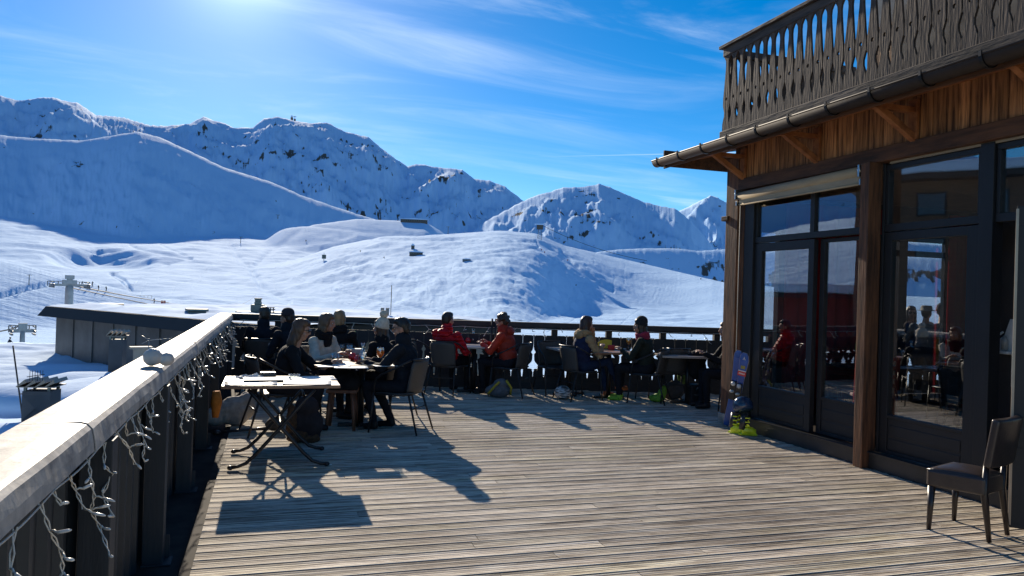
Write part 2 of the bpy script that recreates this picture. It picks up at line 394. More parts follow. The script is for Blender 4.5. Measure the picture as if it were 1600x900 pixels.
path([(470,360),(420,395),(395,420)], 4.5, 1.6, 700)
_rt = random.Random(4)
for q in range(22):
    x0 = _rt.uniform(180, 1050); y0 = 372+_rt.uniform(0, 70)+max(0, x0-820)*.22; pts = [(x0, y0)]; dx = _rt.choice((-1, 1))*_rt.uniform(.5, 2.5); sw = _rt.uniform(5, 16)
    for w_ in range(7): pts.append((pts[-1][0]+dx*9+sw*math.sin(w_*1.9+q), pts[-1][1]+_rt.uniform(6, 13)))
    path(pts, .7, .38, 330)
# the hollow: a short steep bank facing us
cx, cy = 160, 408
e = np.sqrt(((GX-cx)/78)**2+((GY-cy-.06*(GX-cx))/17)**2)
bank = (RR > 500)*(RR < 1700)*vis*sm((1.25-e)/.65)
dz = np.where(bank > 0, bank, 0); Z = Z - 20*bank*sm((427-GY)/38+.05)

nv = Z.size; H_, W_ = Z.shape
me = bpy.data.meshes.new('snow_terrain')
co = np.stack([X, Y, Z], -1).reshape(-1, 3).astype(np.float32)
ii = np.arange((H_-1)*(W_-1)); a0 = (ii//(W_-1))*W_ + ii % (W_-1)
fc = np.stack([a0, a0+1, a0+W_+1, a0+W_], -1).astype(np.int32)
# vertices are ordered azimuth clockwise, so wind faces upwards
fc = fc[:, ::-1]
me.vertices.add(nv); me.vertices.foreach_set('co', co.ravel())
me.loops.add(fc.size); me.loops.foreach_set('vertex_index', fc.ravel())
me.polygons.add(len(fc)); me.polygons.foreach_set('loop_start', np.arange(0, fc.size, 4, dtype=np.int32))
me.polygons.foreach_set('use_smooth', np.ones(len(fc), dtype=bool))
me.update(calc_edges=True)
at = me.attributes.new('rock', 'FLOAT', 'POINT'); at.data.foreach_set('value', RK.astype(np.float32).ravel())
terr = bpy.data.objects.new('snow_terrain', me); COL.objects.link(terr); tag(terr, 'snow covered valley, pistes and mountain range beyond the terrace', 'mountains', kind='structure')
if me.polygons[5].normal.z < 0: me.flip_normals()

TEZ = (Z-1.6)/RR
def ground(px, py, rmin=60):
    """where the line of sight at a photo pixel meets the snow"""
    a, te = azte(px, py); j = int(np.clip(np.searchsorted(az, a), 0, len(az)-1)); col = TEZ[:, j]
    for i in range(len(rr)):
        if rr[i] > rmin and col[i] >= te:
            r = rr[i]; return Vector((r*math.sin(R_(a)), r*math.cos(R_(a)), Z[i, j]))
    return None
def ground_at(px, r):
    a, _ = azte(px, 450); j = int(np.clip(np.searchsorted(az, a), 0, len(az)-1)); i = int(np.searchsorted(rr, r))
    return Vector((r*math.sin(R_(a)), r*math.cos(R_(a)), Z[i, j]))

mt, t, b = node_mat('snow'); n = t.nodes; l = t.links
b.inputs['Roughness'].default_value = .9; b.inputs['Specular IOR Level'].default_value = .08
tcn = n.new('ShaderNodeTexCoord'); atn = n.new('ShaderNodeAttribute'); atn.attribute_name = 'rock'
geo = n.new('ShaderNodeNewGeometry')
nz = n.new('ShaderNodeTexNoise'); nz.inputs['Scale'].default_value = .022; nz.inputs['Detail'].default_value = 11; nz.inputs['Roughness'].default_value = .80; l.new(tcn.outputs['Object'], nz.inputs['Vector'])
def M2(op, a, b_=None, clamp=False):
    q = n.new('ShaderNodeMath'); q.operation = op; q.use_clamp = clamp
    for i, v in enumerate((a, b_)):
        if v is None: continue
        if isinstance(v, (int, float)): q.inputs[i].default_value = v
        else: l.new(v, q.inputs[i])
    return q.outputs[0]
rk = M2('MULTIPLY', M2('SUBTRACT', M2('MULTIPLY', atn.outputs['Fac'], .95), M2('MULTIPLY', M2('SUBTRACT', .86, nz.outputs['Fac']), 1.45)), 7, True)
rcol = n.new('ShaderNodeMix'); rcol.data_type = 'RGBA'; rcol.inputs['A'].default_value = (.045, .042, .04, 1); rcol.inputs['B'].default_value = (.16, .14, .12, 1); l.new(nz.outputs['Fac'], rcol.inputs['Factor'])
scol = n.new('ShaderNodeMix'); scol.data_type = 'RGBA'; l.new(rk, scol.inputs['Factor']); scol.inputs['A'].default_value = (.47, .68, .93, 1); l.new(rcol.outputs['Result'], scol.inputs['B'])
l.new(scol.outputs['Result'], b.inputs['Base Color'])
# wind and ski-track texture
mpn = n.new('ShaderNodeMapping'); mpn.inputs['Scale'].default_value = (.25, .9, .5); mpn.inputs['Rotation'].default_value = (0, 0, R_(25)); l.new(tcn.outputs['Object'], mpn.inputs[0])
nb = n.new('ShaderNodeTexNoise'); nb.inputs['Scale'].default_value = .28; nb.inputs['Detail'].default_value = 7; nb.inputs['Roughness'].default_value = .66; l.new(mpn.outputs[0], nb.inputs['Vector'])
bp = n.new('ShaderNodeBump'); bp.inputs['Distance'].default_value = 2.2; bp.inputs['Strength'].default_value = .55; l.new(nb.outputs['Fac'], bp.inputs['Height']); l.new(bp.outputs[0], b.inputs['Normal'])
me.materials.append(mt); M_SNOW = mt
# ------------------------------------------------------------------ terrace floor
A_ = Vector((-.62, 13.57)); B_ = Vector((7.34, 11.38)); FD = (B_-A_).normalized(); FN = Vector((-FD.y, FD.x))
def far_pt(s, off, z): q = A_ + FD*s + FN*off; return Vector((q.x, q.y, z))
def deck_mat():
    mt, t, b = node_mat('weathered_larch'); n = t.nodes; l = t.links
    tcn = n.new('ShaderNodeTexCoord'); g = n.new('ShaderNodeNewGeometry')
    off = n.new('ShaderNodeVectorMath'); off.operation = 'MULTIPLY_ADD'; cx_ = n.new('ShaderNodeCombineXYZ')
    l.new(g.outputs['Random Per Island'], cx_.inputs[0]); l.new(g.outputs['Random Per Island'], cx_.inputs[2])
    l.new(cx_.outputs[0], off.inputs[0]); off.inputs[1].default_value = (37, 0, 19); l.new(tcn.outputs['Object'], off.inputs[2])
    def noise(sc, st, det=6, ro=.65):
        m_ = n.new('ShaderNodeMapping'); m_.inputs['Scale'].default_value = st; l.new(off.outputs[0], m_.inputs[0])
        q = n.new('ShaderNodeTexNoise'); q.inputs['Scale'].default_value = sc; q.inputs['Detail'].default_value = det; q.inputs['Roughness'].default_value = ro; l.new(m_.outputs[0], q.inputs['Vector']); return q.outputs['Fac']
    def rmp(v, stops):
        r = n.new('ShaderNodeValToRGB'); e = r.color_ramp.elements
        while len(e) < len(stops): e.new(.5)
        for i, (p, c) in enumerate(stops): e[i].position = p; e[i].color = (*c, 1)
        l.new(v, r.inputs[0]); return r.outputs[0]
    fine = noise(9, (.22, 4.2, 4.2), 8, .80); mid = noise(2.2, (.5, 4, 4)); patch = noise(.9, (.6, 1, 1), 4)
    c1 = rmp(fine, [(.34, (.10, .078, .062)), (.44, (.33, .275, .225)), (.52, (.68, .61, .52)), (.61, (.93, .86, .75))])
    c2 = rmp(mid, [(.3, (.68, .64, .61)), (.58, (1, 1, 1))])
    m1 = n.new('ShaderNodeMix'); m1.data_type = 'RGBA'; m1.blend_type = 'MULTIPLY'; m1.inputs['Factor'].default_value = .75; l.new(c1, m1.inputs['A']); l.new(c2, m1.inputs['B'])
    c3 = rmp(patch, [(.32, (.84, .81, .78)), (.5, (1, .97, .92)), (.68, (1.0, .99, .80))])
    m2 = n.new('ShaderNodeMix'); m2.data_type = 'RGBA'; m2.blend_type = 'MULTIPLY'; m2.inputs['Factor'].default_value = .8; l.new(m1.outputs['Result'], m2.inputs['A']); l.new(c3, m2.inputs['B'])
    st_ = n.new('ShaderNodeTexNoise'); st_.inputs['Scale'].default_value = .75; st_.inputs['Detail'].default_value = 5; l.new(tcn.outputs['Object'], st_.inputs['Vector'])
    c5 = rmp(st_.outputs['Fac'], [(.36, (.80, .78, .77)), (.48, (1, 1, 1))]); m5 = n.new('ShaderNodeMix'); m5.data_type = 'RGBA'; m5.blend_type = 'MULTIPLY'; m5.inputs['Factor'].default_value = 1; l.new(m2.outputs['Result'], m5.inputs['A']); l.new(c5, m5.inputs['B'])
    h = n.new('ShaderNodeHueSaturation'); l.new(m5.outputs['Result'], h.inputs['Color']); mr = n.new('ShaderNodeMapRange'); mr.inputs[3].default_value = .75; mr.inputs[4].default_value = 1.22
    l.new(g.outputs['Random Per Island'], mr.inputs[0]); l.new(mr.outputs[0], h.inputs['Value'])
    aw = n.new('ShaderNodeAttribute'); aw.attribute_name = 'edge_light'; wn = n.new('ShaderNodeMath'); wn.operation = 'MULTIPLY'; l.new(aw.outputs['Fac'], wn.inputs[0]); wm = n.new('ShaderNodeMapRange'); wm.inputs[1].default_value = .3; wm.inputs[2].default_value = .6; l.new(mid, wm.inputs[0]); l.new(wm.outputs[0], wn.inputs[1])
    m4 = n.new('ShaderNodeMix'); m4.data_type = 'RGBA'; l.new(wn.outputs[0], m4.inputs['Factor']); l.new(h.outputs[0], m4.inputs['A']); m4.inputs['B'].default_value = (.88, .80, .68, 1)  # sun highlight along each board's near edge, painted in as a paler strip
    at_ = n.new('ShaderNodeAttribute'); at_.attribute_name = 'groove'
    m3 = n.new('ShaderNodeMix'); m3.data_type = 'RGBA'; l.new(at_.outputs['Fac'], m3.inputs['Factor']); l.new(m4.outputs['Result'], m3.inputs['A']); m3.inputs['B'].default_value = (.05, .036, .028, 1)
    l.new(m3.outputs['Result'], b.inputs['Base Color']); b.inputs['Roughness'].default_value = .8; b.inputs['Specular IOR Level'].default_value = .25
    bp = n.new('ShaderNodeBump'); bp.inputs['Distance'].default_value = .0035; l.new(fine, bp.inputs['Height']); l.new(bp.outputs[0], b.inputs['Normal'])
    return mt
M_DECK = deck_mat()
vs = []; fs = []; gr = []; wr_ = []
y = -3.0; BW = .1385; k = 0
while y < 13.5:
    # board ends follow the slanting far rail
    xlim = 14.5
    if y > 9.5:
        xe = A_.x + (13.57-.02 - (y+BW))/((13.57-11.38)/(B_.x-A_.x)); xlim = min(14.5, xe)
    if xlim < -.2: break
    prof = []; gv = []; wv = []
    ph = random.uniform(-.0012, .0012)
    for j in range(23):
        u = j/22; yy = y + .003 + u*(BW-.006)
        cup = .0055*(2*u-1)**2*(1.25 if u < .5 else .8)
        g_ = .5-.5*math.cos(u*2*math.pi*5.0)
        edge = min(u, 1-u)
        zt = -.004 + cup + ph + (-.0022*(1-g_) if .08 < u < .92 else 0) - (.004 if edge < .02 else 0)
        prof.append((yy, zt)); gv.append(.62*max(0, 1-3.2*g_) if .08 < u < .92 else (.0 if edge > .01 else .6))
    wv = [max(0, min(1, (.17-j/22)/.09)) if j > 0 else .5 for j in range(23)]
    joints = [-.37]; x = -.37 + random.uniform(.8, 3.6)
    while x < xlim-.4: joints.append(x); x += random.choice((3.0, 3.6, 4.0))
    joints.append(xlim)
    for x0, x1 in zip(joints, joints[1:]):
        x0 += .0015; x1 -= .0015; o = len(vs); dz = random.uniform(-.0012, .0012); tl = random.uniform(-.012, .012)
        n_ = len(prof)
        for xx in (x0, x1):
            vs += [(xx, yy, zt+dz+tl*(yy-y)) for yy, zt in prof] + [(xx, prof[-1][0], -.03), (xx, prof[0][0], -.03)]
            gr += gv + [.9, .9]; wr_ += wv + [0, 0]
        n2_ = n_+2
        for j in range(n2_): fs.append((o+j, o+(j+1) % n2_, o+n2_+(j+1) % n2_, o+n2_+j))
        fs.append(tuple(o+j for j in reversed(range(n2_)))); fs.append(tuple(o+n2_+j for j in range(n2_)))
    y += BW; k += 1
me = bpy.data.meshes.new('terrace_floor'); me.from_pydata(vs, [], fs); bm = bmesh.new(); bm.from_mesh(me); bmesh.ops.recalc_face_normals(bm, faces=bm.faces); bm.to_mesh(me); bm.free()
a_ = me.attributes.new('groove', 'FLOAT', 'POINT'); a_.data.foreach_set('value', gr); a_ = me.attributes.new('edge_light', 'FLOAT', 'POINT'); a_.data.foreach_set('value', wr_); me.materials.append(M_DECK)
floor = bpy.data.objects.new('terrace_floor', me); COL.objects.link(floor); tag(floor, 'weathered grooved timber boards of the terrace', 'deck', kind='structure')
M_UNDER = mat('dark_membrane', (.03, .03, .033), .55, bump=.004, scale=8)
b = MB(); b.box((-.372, -3, -.16), (14.4, 10.2, -.034)); b.box((-.372, 10.2, -.16), (5.5, 11.6, -.034)); b.build('terrace_substructure', M_UNDER, kind='structure', label='dark underside below the deck boards', cat='deck')

# ------------------------------------------------------------------ metal clad parapet on the left
M_CAP = mat('sheet_metal_cap', (.43, .405, .37), .6, .05, c2=(.20, .19, .18), scale=8, lo=.34, hi=.62, detail=10, bump=.006, bscale=7, spec=.5)
M_PANEL = mat('dark_profiled_sheet', (.035, .045, .055), .5, .3, scale=5, bump=.001)
M_POSTD = mat('dark_stained_timber', (.030, .034, .040), .6, scale=6, stretch=(3, 3, .4), bump=.002)
M_TRAY = mat('gutter_tray_sheet', (.035, .032, .032), .6, 0, c2=(.075, .06, .05), scale=2.5, bump=.002)
par = empty('terrace_parapet', (-.66, 6, -.05), label='long dark parapet wall with a pale sheet metal cap along the left of the terrace', cat='parapet')
def pl(x, y, z): return (x+.66, y-6, z+.05)
b = MB(); y0, y1 = -2.5, 13.75
# cap: folded sheet in lengths, slightly dented
edges = [-2.5, 2.95, 6.9, 10.4, 13.75]
for ya, yb in zip(edges, edges[1:]):
    n_ = 26; rows = []
    for i in range(n_+1):
        yy = ya+.002 + (yb-ya-.004)*i/n_; w1 = .006*mnoise.noise(Vector((yy*1.7, 0, 1))); w2 = .005*mnoise.noise(Vector((yy*2.6, 3, 1)))
        sx = .004 if i in (0,) else 0
        rows.append([(-.80, yy, 1.02), (-.80-sx, yy, 1.098), (-.79, yy, 1.106), (-.73, yy, 1.108+w2*.6), (-.66, yy, 1.109-w2*.6), (-.60, yy, 1.108+sx), (-.582, yy, 1.103+w2*.4+sx), (-.568+w1*.5+sx, yy, 1.088+w2), (-.560+w2+sx, yy, 1.05+w1), (-.556+w1+sx, yy, 1.012), (-.57, yy, .998), (-.60, yy, 1.0)])
    vs = [pl(*q) for r in rows for q in r]; w = len(rows[0])
    b.add(vs, [(i*w+j, i*w+j+1, (i+1)*w+j+1, (i+1)*w+j) for i in range(n_) for j in range(w-1)], 0, False)
o = b.build('cap', M_CAP, par)
md = o.modifiers.new('s', 'SOLIDIFY'); md.thickness = .003
# profiled sheet panel
b = MB(); pts = []; yy = y0
while yy < y1:
    for dy, dx in ((0, 0), (.10, 0), (.125, .028), (.165, .028), (.19, 0)): pts.append((-.70+dx, yy+dy))
    yy += .21
vs = [pl(x, y, z) for x, y in pts for z in (-.06, 1.045)]
b.add(vs, [(2*i, 2*i+2, 2*i+3, 2*i+1) for i in range(len(pts)-1)])
o = b.build('panel', M_PANEL, par, fix=False); md = o.modifiers.new('s', 'SOLIDIFY'); md.thickness = .004
b = MB(); b.box(pl(-.79, y0, -1.6), pl(-.735, y1, 1.03)); b.build('outer_cladding', M_PANEL, par)
yy = -1.5+.1
for i in range(10):
    yc = 4.97-1.65*3 + i*1.65 - .05
    if yc > 13.4: break
    b = MB(); b.box(pl(-.655, yc-.055, -.05), pl(-.545, yc+.055, .994))
    b.box(pl(-.66, yc-.075, -.05), pl(-.50, yc+.075, -.038)); b.box(pl(-.55, yc+.05, -.038), pl(-.52, yc+.056, .10))
    b.build('post', M_POSTD, par, bevel=.004)
b = MB(); b.box((-.80, -3, -.20), (-.40, 13.4, -.05)); b.box((-.43, -3, -.20), (-.371, 13.4, -.014)); b.build('drainage_channel', mat('dull_black_sheet', (.02, .019, .019), .9, spec=.2, c2=(.06, .05, .045), scale=3), kind='structure', label='dark metal drainage channel between parapet and deck boards', cat='channel')

# ------------------------------------------------------------------ balustrade with fir tree cutouts at the far edge
M_RAILW = mat('blackened_timber', (.035, .033, .034), .65, c2=(.02, .02, .022), scale=5, stretch=(1, 1, 4), bump=.003)
M_BOARD = mat('blackened_boards', (.022, .024, .028), .7, scale=6, stretch=(4, 4, .6), bump=.003, island=.25)
bal = empty('balustrade', far_pt(0, 0, 0), math.atan2(FD.y, FD.x), label='dark timber balustrade with fir tree cutouts along the far edge of the terrace', cat='balustrade')
# local: x along the rail, y outward
SL = 15.5
b = MB(); b.box((0, -.07, 1.03), (SL, .07, 1.115)); b.box((0, -.045, .995), (SL, -.005, 1.029)); b.build('top_rail', M_RAILW, bal, bevel=.006)
b = MB(); b.box((0, -.03, -.06), (SL, .03, .20)); b.build('bottom_rail', M_RAILW, bal, bevel=.004)
fir = [(0, .010), (.14, .010), (.14, .022), (.17, .022), (.17, .010), (.285, .012), (.285, .020), (.275, .060), (.335, .028), (.328, .048), (.385, .018), (.38, .034), (.435, .004), (.45, .001)]
spade = [(0, .002), (.02, .010), (.055, .012), (.06, .062), (.075, .056), (.09, .040), (.10, .055), (.125, .050), (.17, .020), (.20, .012), (.30, .008), (.335, .026), (.37, .010), (.40, .006), (.42, .001)]
BB = .184; zb = .28
nb = int((SL-.2)/BB)
for i in range(nb):
    x0 = .10 + i*BB; x1 = x0+BB
    L_, R2 = (fir, spade) if i % 2 == 0 else (spade, fir)
    poly = [(x0+.002, .17)] + [(x0+max(hw*1.5, .004), zb+z_) for z_, hw in L_] + [(x0+.002, zb+.47), (x0+.002, .905), (x0+.016, .905), (x0+.016, .885), (x0+.03, .90)]
    poly += [(x1-.03, .90), (x1-.016, .885), (x1-.016, .905), (x1-.002, .905), (x1-.002, zb+.47)] + [(x1-max(hw*1.5, .004), zb+z_) for z_, hw in reversed(R2)] + [(x1-.002, .17)]
    b = MB(); b.prism(poly, -.028, -.006, lambda u, v, h: (u, h, v)); b.build('board', M_BOARD, bal)
for i in range(17):
    x = 5.42-.925*5+.925*i - .0
    if x < .05: x = .05
    b = MB(); b.box((x-.05, .03, -.25), (x+.05, .13, 1.03)); b.box((x-.05, -.005+.01, .90), (x+.05, .03, 1.03)); b.build('post', M_RAILW, bal, bevel=.004)
# a thin pole fixed to the rail
b = MB(); b.tube([far_pt(4.42, -.10, .05), far_pt(4.42, -.10, 1.16)], .017); b.tube([far_pt(4.35, -.09, .05), far_pt(4.36, -.09, 1.16)], .017); b.box(far_pt(4.30, -.13, .04), far_pt(4.47, -.09, .055)); b.build('parasol_pole', M_RAILW, label='pair of thin dark poles standing against the middle of the far rail', cat='pole')

# ------------------------------------------------------------------ the chalet
XW = 5.65
M_CLAD = mat('warm_larch_boards', (.42, .195, .08), .72, c2=(.075, .032, .016), scale=6, stretch=(5, 5, .3), lo=.36, hi=.58, bump=.005, island=.34, spec=.3)
M_BEAM = mat('dark_brown_beam', (.14, .062, .03), .65, c2=(.05, .026, .016), scale=5, stretch=(3, .4, 3), bump=.003, spec=.3)
M_POSTW = mat('brown_timber_post', (.19, .085, .042), .65, c2=(.055, .03, .02), scale=5, stretch=(4, 4, .35), lo=.38, hi=.64, bump=.003, spec=.3)
M_BRK = mat('orange_brown_timber', (.42, .17, .065), .7, c2=(.17, .06, .026), scale=6, stretch=(1, 1, 1), bump=.003, spec=.3)
M_GREYW = mat('silver_weathered_timber', (.135, .092, .068), .72, c2=(.038, .026, .02), scale=3.4, stretch=(4, 4, .5), lo=.3, hi=.68, bump=.0035, island=.2, spec=.3)
M_GREYH = mat('silver_weathered_rail', (.14, .10, .08), .72, c2=(.04, .03, .024), scale=5, stretch=(3, .35, 3), lo=.33, hi=.66, bump=.005, spec=.3)
M_FRAME = mat('anthracite_window_frame', (.020, .021, .024), .5, scale=7, stretch=(1, 1, .3), bump=.001, spec=.4)
M_GUT = mat('dark_brown_gutter_metal', (.040, .029, .024), .6, 0, spec=.25, c2=(.028, .02, .017), scale=3, bump=.001)
M_BRKT = mat('black_gutter_bracket', (.012, .012, .013), .4, .4)
M_FAB = mat('beige_blind_fabric', (.42, .35, .25), .85, c2=(.30, .25, .18), scale=4, stretch=(1, .3, 2), bump=.002)
M_STEEL = mat('bright_metal', (.6, .6, .6), .25, .95)
M_KICK = mat('dark_kick_sheet', (.06, .06, .062), .4, .35, c2=(.04, .04, .04), scale=2, bump=.002)
def glass_mat(name, tint=(.965, .98, .985), refl=1.0, r0=.17):
    mt = bpy.data.materials.new(name); mt.use_nodes = True; t = mt.node_tree; n = t.nodes; l = t.links; n.clear()
    o_ = n.new('ShaderNodeOutputMaterial'); mx = n.new('ShaderNodeMixShader'); tr = n.new('ShaderNodeBsdfTransparent'); gl = n.new('ShaderNodeBsdfGlossy'); ge = n.new('ShaderNodeNewGeometry'); dt = n.new('ShaderNodeVectorMath'); dt.operation = 'DOT_PRODUCT'; l.new(ge.outputs['Normal'], dt.inputs[0]); l.new(ge.outputs['Incoming'], dt.inputs[1])
    ab = n.new('ShaderNodeMath'); ab.operation = 'ABSOLUTE'; l.new(dt.outputs['Value'], ab.inputs[0]); om = n.new('ShaderNodeMath'); om.operation = 'SUBTRACT'; om.inputs[0].default_value = 1; l.new(ab.outputs[0], om.inputs[1])
    pw = n.new('ShaderNodeMath'); pw.operation = 'POWER'; pw.inputs[1].default_value = 4; l.new(om.outputs[0], pw.inputs[0]); fr = n.new('ShaderNodeMapRange'); fr.inputs[3].default_value = r0; fr.inputs[4].default_value = 1; l.new(pw.outputs[0], fr.inputs[0])
    tr.inputs[0].default_value = (*tint, 1); gl.inputs['Roughness'].default_value = .004; gl.inputs[0].default_value = (refl, refl, refl, 1)
    nz = n.new('ShaderNodeTexNoise'); nz.inputs['Scale'].default_value = 1.1; bp = n.new('ShaderNodeBump'); bp.inputs['Distance'].default_value = .004; bp.inputs['Strength'].default_value = .25
    tcn = n.new('ShaderNodeTexCoord'); l.new(tcn.outputs['Object'], nz.inputs['Vector']); l.new(nz.outputs['Fac'], bp.inputs['Height']); l.new(bp.outputs[0], gl.inputs['Normal'])
    l.new(fr.outputs[0], mx.inputs[0]); l.new(tr.outputs[0], mx.inputs[1]); l.new(gl.outputs[0], mx.inputs[2]); l.new(mx.outputs[0], o_.inputs[0]); return mt
M_GLASS = glass_mat('window_glass')
chalet = empty('chalet', (XW, 6, 0), label='brown timber chalet with tall glazed doors and a carved balcony on the right', cat='chalet')
def cl_(x, y, z): return (x-XW, y-6, z)
def bx(b, x0, y0, z0, x1, y1, z1, mi=0): b.box(cl_(x0, y0, z0), cl_(x1, y1, z1), mi)
WX = XW+.06   # frame plane
# corner post group
b = MB(); bx(b, XW-.02, 8.44, 0, XW+.16, 8.70, 3.42); bx(b, XW+.02, 8.36, 0, XW+.12, 8.435, 2.92); b.build('corner_post', M_POSTW, chalet, bevel=.006)
b = MB(); bx(b, XW-.04, 8.42, 0, XW+.02-.002, 8.72, .13); b.build('post_base', mat('worn_grey_timber_base', (.42, .38, .33), .8, c2=(.2, .18, .16), scale=7), chalet, bevel=.005)
b = MB(); bx(b, XW-.05, 8.62, 2.62, XW+.1, 8.76, 2.68); b.build('post_bracket', M_BEAM, chalet, bevel=.004)
b = MB(); bx(b, XW-.11, 6.10, .0, XW+.05, 6.215, 2.99); b.build('pillar', M_POSTW, chalet, bevel=.006)
# header beam, cladding boards, trim
b = MB(); bx(b, XW-.03, 1.5, 2.985, XW+.10, 8.435, 3.13); b.build('header_beam', M_BEAM, chalet, bevel=.006)
b = MB(); yy = 8.43
while yy > 1.5:
    w = random.choice((.12, .15, .17, .2)); bx(b, XW+.0+random.uniform(-.004, .004), yy-w+.002, 3.132, XW+.03, yy-.002, 3.56); yy -= w
b.build('cladding', M_CLAD, chalet, bevel=.002)
b = MB(); bx(b, XW+.035, 1.5, 3.0, XW+.16, 8.6, 3.58); b.build('wall_core', M_BEAM, chalet)
# kick sheet and sill
b = MB(); bx(b, XW-.02, 1.0, -.02, XW+.16, 8.34, .15); b.build('kickboard', M_KICK, chalet, bevel=.003)
b = MB(); bx(b, XW-.045, 1.0, .152, XW+.03, 8.33, .162); b.build('sill', M_KICK, chalet)
# frames
def door(y0, y1, gz0=.58, gz1=2.21, name='glazed_door', dx=0, z1=2.30, gy0=None, gy1=None):
    f = MB(); X0, X1 = WX+dx, WX+dx+.06; g0 = gy0 if gy0 is not None else y0+.07; g1 = gy1 if gy1 is not None else y1-.07
    bx(f, X0, y0, .165, X1, g0, z1); bx(f, X0, g1, .165, X1, y1, z1); bx(f, X0, g0, gz1, X1, g1, z1); bx(f, X0, g0, .165, X1, g1, .20)
    bx(f, X0+.012, g0, .20, X1-.01, g1, gz0-.03); bx(f, X0, g0, gz0-.03, X1, g1, gz0)
    for zz in (.20, .33): bx(f, X0+.006, g0+.02, zz+.012, X0+.0125, g1-.02, zz+.115)
    d = f.build(name, M_FRAME, chalet, bevel=.004)
    g = MB(); bx(g, X0+.025, g0, gz0, X0+.031, g1, gz1); p_ = g.build('pane', M_GLASS, d); return d
door(7.08, 8.16, .57, 2.20, gy0=7.17, gy1=8.02)
door(6.22, 7.06, .57, 2.26, dx=.07, gy0=6.26, gy1=6.99)
door(5.05, 6.06, .54, 2.22, dx=.0, gy0=5.13, gy1=5.97)
def transom(y0, y1, z0, z1, splits, name='transom_window', zt=None):
    f = MB(); X0, X1 = WX-.005, WX+.065
    bx(f, X0, y0, z0, X1, y1, z0+.07); bx(f, X0, y0, z1-.05, X1, y1, z1)
    ys = [y0]+splits+[y1]
    for q in ys: 
        a = max(y0, q-.035); c = min(y1, q+.035); bx(f, X0+.002, a, z0+.07, X1-.002, c, z1-.05)
    d = f.build(name, M_FRAME, chalet, bevel=.004)
    for a, c in zip(ys, ys[1:]):
        g = MB(); bx(g, X0+.03, a+.035, z0+.07, X0+.036, c-.035, z1-.05); g.build('pane', M_GLASS, d)
transom(6.22, 8.16, 2.31, 2.95, [7.12]); transom(5.0, 6.06, 2.31, 2.96, []); transom(3.4, 4.86, 2.31, 2.96, [])
b = MB(); pass
for q in ((WX-.03, 8.165, .0, WX+.06, 8.355, 2.98), (WX-.03, 4.865, .0, WX+.09, 4.995, 2.98), (WX-.01, 4.998, .16, WX+.07, 5.045, 2.30), (WX-.01, 6.065, .16, WX+.06, 6.095, 2.98), (WX-.01, 3.2, .0, WX+.06, 3.4, 2.98)):
    b = MB(); bx(b, *q); b.build('door_jamb', M_FRAME, chalet, bevel=.004)
b = MB(); bx(b, WX-.02, 3.4, 2.955+.008, WX-.012, 6.0, 2.984); b.build('top_trim', mat('aged_pale_strip', (.36, .31, .24), .7), chalet)
b = MB(); bx(b, XW+.1, 1.5, 3.0-.018, 11.9, 8.62, 3.0-.004); b.build('ceiling', mat('room_ceiling', (.30, .22, .15), .8), chalet)
# rolled blind over the first bay
b = MB(); b.tube([cl_(XW-.06, 6.26, 2.92), cl_(XW-.06, 8.33, 2.90)], .052, 14); b.box(cl_(XW-.075, 6.26, 2.80), cl_(XW-.065, 8.33, 2.87)); b.tube([cl_(XW-.07, 6.26, 2.795), cl_(XW-.07, 8.33, 2.795)], .014, 8)
bl = b.build('rolled_blind', M_FAB, chalet)
for q in (6.24, 8.36):
    b = MB(); bx(b, XW-.12, q-.012, 2.86, XW, q+.012, 2.98); b.tube([cl_(XW-.09, q-.02, 2.93), cl_(XW-.09, q+.02, 2.93)], .03, 10); bx(b, XW-.10, q-.01, 2.78, XW-.05, q+.01, 2.84); b.build('blind_bracket', M_STEEL, bl, bevel=.002)
b = MB(); b.tube([cl_(XW-.03, 8.365, 2.8), cl_(XW-.03, 8.365, .15)], .006, 6); b.build('blind_cord', mat('pale_cord', (.5, .45, .38), .7), bl)
# eave: rafter tails, soffit, fascia, roof sheet
EX = 5.10
b = MB(); b.add([cl_(*p) for p in [(EX, 1, 3.42), (XW+.1, 1, 3.56), (XW+.1, 9.42, 3.56), (EX, 9.42, 3.42), (EX, 1, 3.455), (XW+.1, 1, 3.60), (XW+.1, 9.42, 3.60), (EX, 9.42, 3.455)]], [(0,3,2,1),(4,5,6,7),(0,1,5,4),(1,2,6,5),(2,3,7,6),(3,0,4,7)]); b.build('soffit', M_BRK, chalet)
b = MB(); bx(b, EX-.02, 1, 3.36, EX-.002, 9.40, 3.47); bx(b, EX, 9.42, 3.40, 9, 9.45, 3.62); b.build('fascia', M_BEAM, chalet, bevel=.003)
b = MB(); b.add([cl_(*p) for p in [(EX-.05, 1, 3.482), (XW+1, 1, 3.79), (XW+1, 9.47, 3.79), (EX-.05, 9.47, 3.482), (EX-.05, 1, 3.51), (XW+1, 1, 3.82), (XW+1, 9.47, 3.82), (EX-.05, 9.47, 3.51)]], [(0,3,2,1),(4,5,6,7),(0,1,5,4),(1,2,6,5),(2,3,7,6),(3,0,4,7)]); b.build('roof_sheet', M_GUT, chalet)
